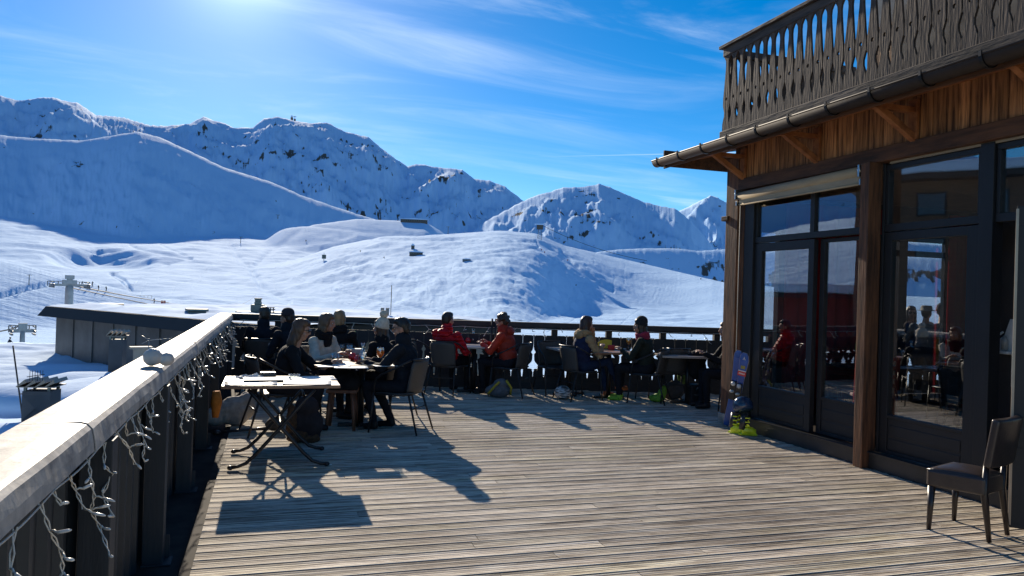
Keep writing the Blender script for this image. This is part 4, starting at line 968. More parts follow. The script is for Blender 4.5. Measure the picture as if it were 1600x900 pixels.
NAVY = cloth('black_navy_jacket', (.014, .017, .024)); BLK = cloth('black_jacket', (.012, .012, .014)); DTR = cloth('dark_trousers', (.014, .015, .02)); CREAM = cloth('cream_fleece', (.62, .55, .45)); REDP = cloth('red_puffer', (.55, .012, .022), quilt=5, rough=.5)
BRICK = cloth('brick_red_ski_jacket', (.36, .04, .022), rough=.6); ORNG = cloth('orange_red_sleeve', (.52, .045, .022), rough=.6); WHT = cloth('white_yoke', (.60, .52, .48)); TAN = cloth('tan_hooded_top', (.42, .28, .15)); VEST = cloth('navy_vest', (.02, .028, .07)); GRN = cloth('dark_olive_jacket', (.022, .028, .022)); JEANS = cloth('navy_jeans', (.02, .035, .075)); PINK = cloth('pink_collar', (.35, .04, .08))
ORB = cloth('orange_boot', (.50, .13, .04), rough=.5); YEL = cloth('mustard_trousers', (.42, .28, .05)); SHW = cloth('white_shirt', (.62, .58, .54)); GREYJ = cloth('grey_camo_jacket', (.16, .16, .15)); BROWNH = (.075, .036, .018); BLOND = (.36, .22, .10)

person(gp(413, 11.35), 10, 'man in a black jacket seen from behind by the left corner of the rail', NAVY, DTR, hair='short', haircol=(.035, .028, .022), lean=4, head=(35, 0, 0), collar=1, hands=[(-.15, .30, .62), (.15, .32, .62)])
person(gp(462, 10.7), -35, 'person in a dark peaked cap and dark jacket behind the two women on the left', NAVY, DTR, hair='short', haircol=(.03, .02, .018), hat=('cap', (.03, .025, .035)), lean=14, head=(20, 0, 0), collar=1)
w3 = gp(440, 8.35)
person(w3, 98, 'woman in black with long brown hair and sunglasses at the dining table', BLK, DTR, hair='long', haircol=(.12, .055, .025), glasses=True, lean=20, head=(-8, -10, 0), hands=[(-.02, .56, .78), (.16, .46, .60)], elb=[(-.4, .1, -.9), (.8, -.2, -.6)], feet=[(-.14, .36, .09), (.12, .30, .09)])
person(gp(499, 9.65), 128, 'smiling woman in a cream jacket and dark neck scarf at the dining table', CREAM, DTR, hair='bob', haircol=(.16, .09, .05), lean=10, head=(20, -4, 0), hands=[(-.05, .40, .79), (.24, .44, .79)], scarf=(BLK, True), collar=0)
person(gp(531, 10.75), 12, 'blond person in a dark coat with their back to us beyond the dining table', BLK, DTR, hair='bob', haircol=BLOND, lean=5, head=(-12, 0, 0), collar=1.2, scarf=(BLK, False))
person(gp(610, 9.75), -40, 'person in a cream bobble hat and black coat with long brown hair', BLK, DTR, hair='long', haircol=BROWNH, hat=('bobble', (.66, .58, .46)), lean=12, head=(22, 0, 0), collar=1, scale=.95)
m7 = gp(640, 8.75)
person(m7, -62, 'dark haired man in sunglasses and black jacket reaching for his orange beer', NAVY, DTR, hair='short', haircol=(.018, .012, .010), glasses=True, lean=5, head=(14, -3, 0), collar=1.1, hands=[(-.10, .46, .76), (.12, .46, .77)], feet=[(-.10, .34, .09), (.14, .22, .09)], shoes=cloth('black_boot', (.015, .015, .016), rough=.45))
person(gp(702, 12.0), 42, 'person in a bright red puffer jacket leaning back in a woven chair', REDP, DTR, hair='short', haircol=(.03, .018, .015), lean=-12, side=4, head=(-18, 4, 0), hood=REDP, puffy=1.12, hands=[(-.16, .34, .62), (.22, .30, .62)], collar=1)
person(gp(800, 12.05), -52, 'curly haired person in a brick red ski jacket with a pale shoulder patch', BRICK, DTR, hair='curly', haircol=(.05, .03, .022), lean=12, head=(10, 0, 0), sleeve=ORNG, hands=[(-.10, .44, .78), (.05, .40, .80)], collar=1, hood=BRICK, puffy=1.06)
person(gp(910, 11.85), 82, 'woman in a tan hooded top and navy vest with orange boots, hand at her face', VEST, JEANS, ORB, hair='bob', haircol=(.05, .022, .018), lean=6, head=(-6, -4, 0), sleeve=TAN, hood=TAN, hands=[(-.02, .22, 1.02), (.10, .32, .80)], elb=[(-.5, .4, -.9), (.5, .2, -.9)], feet=[(-.02, .50, .10), (.14, .62, .22)], knees=[(-.1, 1, .4), (.1, 1, .8)], scarf=(TAN, False))
person(gp(1015, 11.75), -52, 'person in a dark olive jacket and black knit hat with a pink collar', GRN, DTR, hair='long', haircol=(.02, .012, .010), hat=('beanie', (.015, .015, .017)), lean=10, head=(18, 0, 0), hands=[(-.08, .40, .78), (.14, .36, .70)], scarf=(PINK, False), shoes=cloth('lime_boot', (.30, .55, .06), rough=.5))
person(gp(1150, 11.3), -70, 'person in a black coat half hidden behind the corner post of the chalet', BLK, DTR, hair='short', haircol=(.09, .05, .03), lean=10, hands=[(-.12, .46, .80), (.12, .44, .80)], collar=1)
def wp(px, y): d = ray(px, 450); return Vector((d.x/d.y*y, y, 0))
person(wp(1424, 10.15), 215, 'woman in sunglasses and a blue jacket standing beyond the front window', cloth('blue_jacket', (.03, .05, .11)), DTR, hair='long', haircol=(.07, .04, .02), glasses=True, stand=True, lean=2, scale=.93, hands=[(-.2, .25, 1.05), (.2, .25, 1.05)])
person(wp(1447, 9.85), 60, 'person in a grey jacket and brimmed hat standing beyond the front window', GREYJ, DTR, hair='short', haircol=(.06, .04, .03), hat=('brim', (.30, .27, .22)), stand=True, lean=4, scale=.93, hands=[(-.2, .25, 1.1), (.2, .30, 1.1)])
person(wp(1474, 9.70), 40, 'person in white shirt, mustard salopettes and knit hat beyond the front window', YEL, YEL, sleeve=SHW, yoke=SHW, hair='short', haircol=(.04, .03, .02), hat=('beanie', (.02, .02, .03)), stand=True, lean=4, scale=.95, hands=[(-.2, .28, 1.15), (.2, .35, 1.2)])

# chairs under and beside them
bistro(w3+Vector((-.05, .03, 0)), 78, 'woven chair of the woman in black, its grey back towards the camera')
bistro(gp(632, 8.74), -58, 'woven chair the man in sunglasses sits on, right of the dining table')
bistro(gp(413, 11.30), 8, 'woven chair under the man seen from behind at the left corner')
bistro(gp(462, 10.7), -38, 'woven chair under the person in the peaked cap')
bistro(gp(497, 9.65), 125, 'woven chair under the woman in the cream jacket')
bistro(gp(531, 10.72), 12, 'woven chair under the blond person at the far end of the table')
bistro(gp(610, 9.75), -42, 'woven chair under the person in the bobble hat')
bistro(gp(704, 11.95), 40, 'woven chair under the person in the red puffer jacket')
bistro(gp(803, 12.0), -50, 'woven chair under the curly haired person in brick red')
bistro(gp(908, 11.80), 78, 'woven chair under the woman with the orange boots')
bistro(gp(1018, 11.70), -50, 'woven chair under the person with the pink collar')
bistro(gp(1052, 11.95), 10, 'empty woven chair right of the person with the pink collar')
bistro(gp(870, 12.35), 175, 'empty dark woven chair against the rail between two tables')
bistro(gp(1146, 11.3), -75, 'woven chair nearest the corner post of the chalet')
bistro(gp(655, 12.2), 60, 'empty woven chair behind the man in sunglasses')

# ------------------------------------------------------------------ tables
M_TOPW = mat('varnished_table_top', (.30, .17, .10), .35, c2=(.16, .085, .05), scale=5, stretch=(.5, 4, 4), bump=.0006); M_PAPER = plain('white_paper', (.80, .79, .76), .6, bump=.0004)
M_STONE = mat('pale_table_top', (.42, .38, .36), .3, c2=(.3, .27, .25), scale=4)
def dining_table(loc, rz, w, d, label, top, leg='column', z=.74, group='dining tables', round_=False):
    t = empty('dining_table', loc, rz, label, 'table', group)
    b = MB()
    if round_: b.lathe([(w/2-.01, z-.03), (w/2, z-.025), (w/2, z-.004), (w/2-.006, z), (0, z)], n=36, smooth=False)
    else: b.box((-w/2, -d/2, z-.032), (w/2, d/2, z))
    b.build('table_top', top, t, bevel=.004)
    if leg == 'column':
        b = MB(); b.tube([(0, 0, .04), (0, 0, z-.03)], .035, 12); b.build('column', M_TUBE, t)
        b = MB(); b.box((-.26, -.035, 0), (.26, .035, .035)); b.box((-.035, -.26, .001), (.035, .26, .034)); b.build('foot', M_TUBE, t, bevel=.005)
    else:
        for sx in (-1, 1):
            for sy in (-1, 1):
                b = MB(); b.beam((sx*(w/2-.06), sy*(d/2-.06), 0), (sx*(w/2-.06), sy*(d/2-.06), z-.033), .05, .05); b.build('leg', M_TUBE, t, bevel=.003)
    return t
t1 = gp(570, 8.95); rzt = -R_(4)
dining_table(t1, rzt, 1.06, .80, 'dining table laid with white paper and red candle holders, nearer of the two joined', M_TOPW)
t2 = gp(556, 9.95); dining_table(t2, rzt, 1.0, .78, 'farther dining table with carafes and bottles, joined behind the first', M_TOPW)
t8 = gp(744, 12.3); dining_table(t8, 0, .78, .78, 'round table between the red puffer jacket and the curly haired person', M_STONE, round_=True)
t10 = gp(955, 12.05); dining_table(t10, 0, .80, .72, 'table with a yellow menu between the tan top and the olive jacket', M_TOPW)
t11 = gp(1078, 11.75); dining_table(t11, -R_(15), .95, .7, 'pale bare table right of the empty woven chair', M_STONE)
t12 = gp(893, 12.35); dining_table(t12, 0, .6, .6, 'small pale table beside the rail left of the woman in tan', M_STONE)

# folding table at the front left
FT = Vector((.13, 7.36, 0)); ft = empty('folding_table', FT, 0, 'folding terrace table with crossed metal legs and papers on it, nearest the left parapet', 'table')
b = MB(); b.box((-.50, -.37, .700), (.50, .37, .728)); b.build('table_top', M_TOPW, ft, bevel=.004)
for sy in (-.34, .34):
    for s in (-1, 1):
        b = MB(); yo = sy+.012*s
        b.tube([(-s*.28, yo, .69), (-s*.20, yo, .60), (0, yo, .36), (s*.20, yo, .13), (s*.28, yo, .055), (s*.35, yo, .030), (s*.40, yo, .024)], .016, 8); b.ell((s*.405, yo, .022), (.026, .022, .021), n=10, k=6); b.build('leg', M_TUBE, ft)
b = MB(); b.tube([(-.20, -.34, .60), (-.20, .34, .60)], .012); b.tube([(.20, -.34, .60), (.20, .34, .60)], .012); b.tube([(0, -.34, .36), (0, .34, .36)], .010); b.build('crossbar', M_TUBE, ft)

def crumple(b, c, r, h, seed, mi=0):
    vs = []; n_ = 16
    for i in range(n_+1):
        for j in range(n_+1):
            u, v = i/n_*2-1, j/n_*2-1; z_ = h*(.5+.9*mnoise.noise(Vector((u*2.3+seed, v*2.3, seed)))+.5*mnoise.noise(Vector((u*6+seed, v*6, 3))))*max(0, 1-(u*u+v*v)*.55); vs.append((c[0]+u*r[0], c[1]+v*r[1], c[2]+max(z_, .001)))
    w = n_+1; b.add(vs, [(i*w+j, (i+1)*w+j, (i+1)*w+j+1, i*w+j+1) for i in range(n_) for j in range(n_)], mi, False)
def sheet_obj(name, loc, size, rz, m_, label, cat, group=None, th=.0012, curl=.006):
    b = MB(); rows = []
    for i in range(7): rows.append([(-size[0]/2+size[0]*j/8, -size[1]/2+size[1]*i/6, th+.001+curl*((j/8*2-1)**2)*(.5+.5*math.sin(i+size[0]*50))) for j in range(9)])
    shell(b, [[Vector(p) for p in r] for r in rows], th); return b.build(name, m_, None, label, cat, group, loc=loc, rz=rz)
def printed(name, ink=(.12, .12, .13), bg=(.80, .79, .75), sc=60):
    mt, t, b = node_mat(name); n = t.nodes; l = t.links; tcn = n.new('ShaderNodeTexCoord'); m_ = n.new('ShaderNodeMapping'); m_.inputs['Scale'].default_value = (1, 1, 1); l.new(tcn.outputs['Object'], m_.inputs[0])
    w = n.new('ShaderNodeTexWave'); w.bands_direction = 'Y'; w.inputs['Scale'].default_value = 11; l.new(m_.outputs[0], w.inputs['Vector'])
    nz = n.new('ShaderNodeTexNoise'); nz.inputs['Scale'].default_value = sc; l.new(m_.outputs[0], nz.inputs['Vector'])
    a = n.new('ShaderNodeMath'); a.operation = 'GREATER_THAN'; a.inputs[1].default_value = .66; l.new(w.outputs['Fac'], a.inputs[0]); c = n.new('ShaderNodeMath'); c.operation = 'GREATER_THAN'; c.inputs[1].default_value = .5; l.new(nz.outputs['Fac'], c.inputs[0])
    d = n.new('ShaderNodeMath'); d.operation = 'MULTIPLY'; l.new(a.outputs[0], d.inputs[0]); l.new(c.outputs[0], d.inputs[1])
    mx = n.new('ShaderNodeMix'); mx.data_type = 'RGBA'; mx.inputs['A'].default_value = (*bg, 1); mx.inputs['B'].default_value = (*ink, 1); l.new(d.outputs[0], mx.inputs['Factor']); l.new(mx.outputs['Result'], b.inputs['Base Color']); b.inputs['Roughness'].default_value = .35; return mt
M_PRINT = printed('printed_paper')
z0 = .7285
sheet_obj('paper_placemat', FT+Vector((-.26, -.20, z0)), (.44, .30), R_(2), M_PRINT, 'printed white placemat at the left front edge of the folding table', 'placemat', 'paper on the folding table')
sheet_obj('paper_placemat', FT+Vector((.22, -.20, z0)), (.42, .30), R_(-5), M_PAPER, 'plain white placemat at the right front edge of the folding table', 'placemat', 'paper on the folding table')
sheet_obj('paper_placemat', FT+Vector((.28, .14, z0)), (.42, .30), R_(4), M_PRINT, 'white placemat at the far right corner of the folding table', 'placemat', 'paper on the folding table')
b = MB(); b.box((-.17, -.11, 0), (.17, .11, .012)); b.box((-.172, -.112, .012), (.172, .112, .015), 1); b.build('menu_folder', [plain('black_menu_cover', (.02, .02, .022), .4), M_PAPER], None, 'black menu folder lying on the folding table', 'menu', loc=FT+Vector((-.16, -.02, z0+.006)), rz=R_(3))
b = MB(); crumple(b, (0, 0, 0), (.15, .09), .05, 4.); b.build('crumpled_napkin', M_PAPER, None, 'crumpled white napkin at the back left of the folding table', 'napkin', loc=FT+Vector((-.26, .20, z0)), fix=False)
b = MB(); b.lathe([(.001, .004), (.045, .004), (.052, .03), (.056, .03), (.050, 0), (.001, 0)], n=20); M_CLR = glass_mat('clear_glass', (.9, .93, .93)); b.build('ashtray', M_CLR, None, 'small glass ashtray at the back right of the folding table', 'ashtray', loc=FT+Vector((.12, .22, z0+.003)))
b = MB(); b.box((-.07, -.05, 0), (.07, .05, .055)); b.build('cutlery_box', plain('dark_grey_box', (.07, .065, .06), .5), None, 'low dark grey box behind the menu folder on the folding table', 'box', loc=FT+Vector((-.12, .22, z0)), rz=.1, bevel=.004)

# things on the dining tables
def lathe_obj(name, prof, m_, loc, label, cat, group=None, n=18, parent=None):
    b = MB(); b.lathe(prof, n=n); return b.build(name, m_, parent, label, cat, group, loc=loc)
M_BEER = translucent((1.0, .50, .05), 'orange_beer') if True else mat('orange_beer', (.95, .42, .03), .15, c2=(.9, .34, .02), scale=3)
M_FOAM = plain('foam', (.9, .85, .7), .8); M_REDG = mat('red_glass', (.62, .01, .012), .12, c2=(.35, .004, .006), scale=22, bump=.004, bscale=40, spec=.8)
M_WINE = plain('amber_wine', (.55, .33, .10), .15)
def beer(loc, label):
    r = empty('beer_glass', loc, 0, label, 'glass', 'beer glasses')
    lathe_obj('bowl', [(.033, 0), (.033, .004), (.006, .008), (.005, .045), (.020, .055), (.043, .085), (.046, .115), (.042, .155), (.036, .175), (.034, .175), (.040, .155), (.044, .115), (.041, .087), (.018, .058), (.001, .05)], M_CLR, None, None, None, parent=r)
    lathe_obj('beer', [(.001, .053), (.019, .059), (.040, .087), (.0425, .115), (.041, .138), (.001, .139)], M_BEER, None, None, None, parent=r); lathe_obj('foam', [(.0405, .1395), (.0395, .152), (.001, .153)], M_FOAM, None, None, None, parent=r); return r
beer(P(594, 566, z=.7405), 'round stemmed glass of orange beer in front of the man in sunglasses'); beer(P(982, 543.5, z=.7405), 'stemmed glass of orange beer on the table of the yellow menu')
def carafe(loc, label, s=1.0, m_=None):
    prof = [(.030, 0), (.048, .01), (.052, .05), (.044, .10), (.022, .15), (.016, .19), (.022, .235), (.020, .235), (.014, .19), (.020, .152), (.042, .10), (.049, .05), (.045, .013), (.001, .012)]
    return lathe_obj('carafe', [(r*s, z*s) for r, z in prof], m_ or M_CLR, loc, label, 'carafe', 'glass carafes')
zt = .7405
carafe(P(566, 568, z=zt), 'clear glass carafe beside the red lanterns'); carafe(P(516, 548, z=zt), 'clear glass carafe left on the farther dining table', 1.05); carafe(P(739, 535.5, z=zt), 'clear glass carafe on the round table by the rail', 1.0)
def lantern(loc, label):
    prof = [(.022, 0), (.034, .006), (.048, .03), (.050, .045), (.040, .068), (.030, .078), (.034, .086), (.030, .088), (.026, .078), (.001, .072)]
    b = MB(); n_ = 24
    vs = []
    for k_, (r, z) in enumerate(prof):
        for j in range(n_): q = r*(1+.07*math.cos(j*2*math.pi/n_*8)*(1 if k_ < 7 else 0)); vs.append((q*math.cos(2*math.pi*j/n_), q*math.sin(2*math.pi*j/n_), z))
    b.add(vs, [(i*n_+j, i*n_+(j+1) % n_, (i+1)*n_+(j+1) % n_, (i+1)*n_+j) for i in range(len(prof)-1) for j in range(n_)], 0, True); b.add([vs[j] for j in range(n_)], [tuple(range(n_))])
    return b.build('candle_lantern', M_REDG, None, label, 'candle holder', 'red glass candle holders', loc=loc)
lantern(P(551, 563, z=zt), 'ribbed red candle holder, left one of the pair on the dining table'); lantern(P(560, 567, z=zt), 'ribbed red candle holder, right one of the pair nearest the man'); lantern(P(753, 536, z=zt), 'red candle holder right of the carafe on the round table'); lantern(P(731, 536, z=zt), 'red candle holder left of the carafe on the round table')
def tumbler(loc, label, liq=None, s=1):
    r = empty('tumbler', loc, 0, label, 'glass', 'drinking glasses')
    lathe_obj('glass', [(.028*s, 0), (.034*s, .002), (.037*s, .085*s), (.035*s, .085*s), (.031*s, .008), (.001, .007)], M_CLR, None, None, None, parent=r)
    if liq: lathe_obj('drink', [(.001, .009), (.0305*s, .009), (.033*s, .045*s), (.001, .045*s)], liq, None, None, None, parent=r)
    return r
tumbler(P(524, 566, z=zt), 'short glass of amber drink in front of the woman in black', M_WINE, 1.15)
for i, (px, py, lb) in enumerate(((528, 545, 'glass nearest the carafe at the left of the farther dining table'), (534, 548, 'glass at the near edge of the farther dining table'), (541, 543, 'glass in the middle of the farther dining table'), (546, 549, 'glass right of the middle of the farther dining table'))): tumbler(P(px, py, z=zt), lb, M_WINE if i % 2 == 0 else None)
def bottle(px, py, c, label, cap=(.5, .03, .02), s=1):
    r = empty('bottle', P(px, py, z=zt), 0, label, 'bottle', 'small drink bottles')
    lathe_obj('bottle_body', [(.026*s, 0), (.030*s, .006), (.030*s, .11*s), (.024*s, .14*s), (.012*s, .17*s), (.012*s, .20*s), (.001, .20*s)], plain('bottle', c, .15, spec=.7), None, None, None, parent=r); lathe_obj('bottle_cap', [(.014*s, .198*s), (.014*s, .214*s), (.001, .215*s)], plain('bottle_cap', cap, .4), None, None, None, parent=r); return r
bottle(549, 541, (.30, .05, .06), 'small bottle with a reddish label on the farther table', (.5, .4, .4)); bottle(554, 540, (.04, .30, .07), 'small green bottle on the farther table', (.05, .3, .05))
b = MB(); b.box((-.10, -.07, 0), (.10, .07, .07)); b.build('cutlery_basket', plain('pale_box', (.55, .5, .45), .6), None, 'pale box of cutlery on the farther dining table', 'box', loc=P(554, 553, z=zt), bevel=.006)
for i, (px, py, rz, lb) in enumerate(((520, 572, .1, 'white paper placemat before the woman in black'), (548, 574, -.05, 'white paper placemat at the near edge of the dining table'), (605, 571, .2, 'white paper placemat under the orange beer'))):
    q = P(px, py, z=zt); sheet_obj('paper_placemat', q, (.36, .26), rz, M_PAPER, lb, 'placemat', 'paper placemats on the dining table')
# menu board and things on the right table
M_YEL = plain('yellow_menu', (.75, .55, .02), .5)
b = MB(); b.prism([(-.11, 0), (.11, 0), (.115, .13), (.03, .145), (-.06, .13), (-.115, .09)], -.003, .003, lambda u, v, h: (u, h+v*.15, v)); b.build('menu_card', M_YEL, None, 'bright yellow menu card standing on the table between tan top and olive jacket', 'menu', loc=P(945, 544, z=zt), rz=-.3)
b = MB(); b.box((-.05, -.035, 0), (.05, .035, .075)); b.build('napkin_box', plain('red_box', (.6, .01, .015), .4), None, 'small red box in front of the yellow menu card', 'box', loc=P(955, 546.5, z=zt), rz=-.3, bevel=.004)
b = MB(); b.lathe([(.001, 0), (.08, .002), (.11, .012), (.112, .014), (.08, .006), (.001, .005)]); b.build('plate', plain('white_plate', (.7, .68, .64), .3), None, 'white plate left of the orange beer on the right table', 'plate', loc=P(968, 546, z=zt))
b = MB(); b.lathe([(.03, 0), (.038, .01), (.04, .07), (.036, .07), (.03, .01), (.001, .01)]); b.build('cup', plain('white_cup', (.75, .73, .7), .3), None, 'white cup on the round table by the rail', 'cup', loc=P(748, 534, z=zt))
tumbler(P(940, 545, z=zt), 'glass in front of the woman in tan')

# wooden stool with a folded jacket
st = empty('wooden_stool', gp(541, 8.75), -R_(12), 'reddish brown wooden stool in front of the dining table', 'stool')
M_STW = mat('red_brown_stool_wood', (.20, .085, .045), .55, c2=(.11, .045, .025), scale=6, stretch=(3, 3, .5))
b = MB(); b.box((-.17, -.16, .415), (.17, .16, .455)); b.build('seat', M_STW, st, bevel=.01)
for sx in (-1, 1):
    for sy in (-1, 1): b = MB(); b.tube([(sx*.12, sy*.12, .415), (sx*.155, sy*.155, 0)], [.026, .018], 8); b.build('leg', M_STW, st)
def soft(name, prims, m_, loc, rz, label, cat, voxel=.014, amp=.03, fr=7, parent=None, group=None):
    b = MB()
    for c, r in prims: b.ell(c, r)
    co, nr, f = remesh(b, voxel, 3, name); co = co+nr*(fbm(co[:, 0]*fr+loc[0]*3, co[:, 1]*fr+co[:, 2]*fr, 3)*amp)[:, None]
    if parent is None: co[:, 2] = np.maximum(co[:, 2], .002)
    q = MB(); q.v = [tuple(x) for x in co]; q.f = f; q.m = [0]*len(f); q.s = [True]*len(f); return q.build(name, m_, parent, label, cat, group, fix=False, loc=loc, rz=rz)
sl = gp(541, 8.75); soft('folded_jacket', [((0, 0, .10), (.19, .16, .10)), ((.08, -.10, .06), (.13, .12, .09)), ((-.08, .05, .16), (.14, .13, .08)), ((.02, -.14, -.0), (.15, .05, .10))], BLK, sl+Vector((0, 0, .458)), -.2, 'dark jacket bundled on the wooden stool', 'jacket')
# bags on the floor
f_ = gp(484, 7.95); M_FUR = mat('brown_fur', (.13, .065, .03), .9, c2=(.05, .025, .012), scale=30, bump=.02, bscale=70)
bagp = soft('rucksack', [((0, 0, .20), (.17, .12, .19)), ((0, -.03, .36), (.13, .10, .12)), ((.06, -.08, .18), (.11, .07, .12)), ((0, .0, .06), (.17, .12, .07))], cloth('dark_rucksack_cloth', (.035, .03, .035)), f_, .3, 'dark rucksack standing in front of the chair of the woman in black', 'rucksack')
soft('fur_trim', [((-.16, -.04, .22), (.05, .07, .18)), ((-.10, -.08, .07), (.12, .06, .06)), ((.02, -.10, .04), (.12, .05, .05))], M_FUR, (0, 0, 0), 0, None, None, amp=.04, fr=20, parent=bagp)
whb = gp(373, 8.75); soft('white_bag', [((0, 0, .16), (.20, .14, .17)), ((-.20, .02, .10), (.14, .12, .11)), ((.12, 0, .22), (.12, .12, .16))], cloth('off_white_cloth', (.50, .46, .42)), whb, .2, 'crumpled off-white bag on the deck behind the folding table', 'bag', amp=.05)
b = MB(); b.tube([(-.32, -.15, .03), (.1, .02, .035), (.3, .12, .03)], .014); b.tube([(-.30, -.08, .03), (.15, -.02, .035)], .012); b.ell((-.34, -.16, .03), (.045, .03, .028)); b.build('ski_poles', plain('black_pole', (.02, .02, .024), .35), None, 'black ski poles lying on the deck behind the folding table', 'ski poles', loc=gp(400, 8.35))
soft('small_bag', [((0, 0, .08), (.10, .08, .08)), ((.05, 0, .14), (.05, .05, .04))], cloth('grey_bag', (.12, .115, .11)), gp(437, 8.45), 0, 'small grey bag beside the ski poles', 'bag')
b = MB(); b.tube([(0, 0, .30), (.005, .0, .45), (0, 0, .56)], [.03, .055, .035], 14); b.build('orange_gloves', cloth('orange_cloth', (.55, .20, .04)), None, 'orange rolled cloth hanging inside the parapet left of the folding table', 'cloth', loc=Vector((-.47, 8.1, -.02)))
pack = soft('daypack', [((0, 0, .10), (.20, .12, .11)), ((.05, 0, .20), (.13, .10, .08))], cloth('grey_white_pack', (.16, .16, .17)), gp(783, 11.75), -.3, 'grey and yellow daypack under the curly haired person', 'daypack', amp=.04)
b = MB(); b.tube([(.19, -.05, .05), (.20, -.09, .16), (.12, -.09, .27)], .018, 8); b.tube([(-.15, -.12, .06), (-.05, -.13, .18), (.02, -.12, .25)], .018, 8); b.build('strap', cloth('yellow_strap', (.60, .42, .05)), pack)
hl = soft('ski_helmet', [((0, 0, .10), (.13, .15, .11))], mat('striped_white_helmet', (.62, .60, .57), .35, c2=(.06, .06, .06), scale=9, stretch=(1, 1, 5), lo=.45, hi=.55), gp(884, 11.75), 0, 'white and black striped ski helmet on the deck left of the woman in tan', 'helmet', amp=.0)
soft('green_boots', [((0, 0, .06), (.07, .13, .06)), ((0, -.08, .13), (.055, .055, .09)), ((.14, .03, .06), (.06, .12, .06)), ((.14, -.05, .16), (.05, .05, .10))], cloth('lime_green', (.28, .50, .06), rough=.5), gp(1030, 11.75), .6, 'lime green ski boots under the chair of the person with the pink collar', 'boots', amp=.01)
soft('green_jacket', [((0, 0, .58), (.12, .08, .20)), ((.03, -.03, .38), (.10, .07, .16))], cloth('green_cloth', (.13, .22, .06)), gp(1066, 12.35), .2, 'green jacket hung on the far side of the pale bare table', 'jacket', amp=.03)
soft('brown_bag', [((0, 0, .13), (.19, .12, .14)), ((.04, 0, .22), (.12, .09, .08))], cloth('taupe_bag', (.13, .10, .085)), gp(1056, 12.1), .1, 'taupe bag under the empty woven chair', 'bag')
bk = empty('black_crate_bag', gp(1094, 11.6), -.2, 'boxy black bag on the deck beside the corner post', 'bag')
b = MB(); b.box((-.15, -.12, 0), (.15, .12, .31)); b.build('bag_body', cloth('black_nylon', (.014, .014, .017), rough=.5), bk, bevel=.03, seg=3)
b = MB(); b.tube([(-.06, -.122, .24), (-.05, -.14, .27), (.05, -.14, .27), (.06, -.122, .24)], .008); b.box((-.09, -.126, .16), (.09, -.119, .165)); b.build('handle', plain('grey_plastic', (.2, .2, .2), .4), bk)
soft('coat', [((0, 0, .70), (.17, .12, .12)), ((0, 0, .55), (.15, .12, .18))], BLK, gp(1092, 11.65), .2, 'black coat piled on the end of the pale bare table', 'coat')

# ------------------------------------------------------------------ skis, boots and helmet by the corner post
M_SKI = mat('blue_ski_topsheet', (.012, .10, .42), .25, c2=(.01, .06, .26), scale=5, stretch=(1, 1, .4)); M_SKG = plain('grey_ski_edge', (.45, .45, .46), .3, .5)
sk0 = P(1146, 668, z=.0); sk1 = P(1166, 550, x=XW-.075)
d_ = (sk1-sk0); Ls = d_.length; dz_ = d_.normalized(); nx_ = Vector((-.75, -.66, 0)); nx_ = (nx_-dz_*nx_.dot(dz_)).normalized(); wx_ = dz_.cross(nx_)
def skf(off, side):
    def f(u, v, h): return sk0 + dz_*v + wx_*(u+side) + nx_*(h+off+max(0, (v-Ls*.90))*.25)
    return f
KW = 1.15
outl = [(-.040, 0), (.040, 0), (.046, .08), (.034, .30), (.031, Ls*.5), (.036, Ls*.7), (.050, Ls*.90), (.044, Ls*.96), (.022, Ls), (-.022, Ls), (-.044, Ls*.96), (-.050, Ls*.90), (-.036, Ls*.7), (-.031, Ls*.5), (-.034, .30), (-.046, .08)]
outl = [(u*KW, v) for u, v in outl]
def ski(off, side, label, marks):
    r = empty('ski', sk0, 0, label, 'ski', 'pair of skis at the corner post')
    def loc_(f): return lambda u, v, h: f(u, v, h)-sk0
    F0 = loc_(skf(off, side)); b = MB(); b.prism(outl, 0, .010, F0); b.build('base', M_SKG, r); b = MB(); b.prism([(u*.94, v) for u, v in outl], .0105, .016, F0); b.build('top_sheet', M_SKI, r)
    if marks:
        b = MB(); b.prism([(-.050, Ls*.70), (.050, Ls*.70), (.052, Ls*.755), (-.052, Ls*.755)], .0165, .018, F0); b.build('red_band', plain('red_print', (.65, .02, .03), .3), r)
        b = MB(); b.prism([(-.047, Ls*.757), (.047, Ls*.757), (.047, Ls*.768), (-.047, Ls*.768)], .0165, .018, F0); 
        for q in range(5): b.prism([(-.036+q*.015, Ls*.718), (-.027+q*.015, Ls*.718), (-.027+q*.015, Ls*.738), (-.036+q*.015, Ls*.738)], .0182, .019, F0)
        b.prism([(-.017, Ls*.905), (-.010, Ls*.905), (0, Ls*.93), (.010, Ls*.905), (.017, Ls*.905), (0, Ls*.948)], .0165, .019, F0); b.build('white_marks', plain('white_print', (.8, .8, .8), .3), r)
        b = MB(); b.prism([(-.026, Ls*.79), (.028, Ls*.79), (.028, Ls*.83), (-.026, Ls*.83)], .0165, .0175, F0); b.build('yellow_text', plain('yellow_print', (.35, .30, .05), .4), r)
    b = MB(); b.prism([(-.035, Ls*.36), (.035, Ls*.36), (.03, Ls*.60), (-.03, Ls*.60)], .0165, .04, F0); b.ell(F0(0, Ls*.57, .045), (.028, .028, .03), 1); b.ell(F0(0, Ls*.47, .05), (.032, .02, .018), 1); b.build('binding', [plain('black_binding', (.02, .02, .022), .4), plain('white_binding', (.6, .6, .6), .3)], r)
    return r
ski(.02, 0, 'blue ski with a red band leaning against the chalet corner, the front one', True); ski(-.02, -.085, 'second ski behind the blue one, showing its grey edge', False)
M_BY = plain('yellow_boot_shell', (.62, .75, .02), .3, spec=.6); M_BK = plain('black_boot_cuff', (.018, .022, .026), .35)
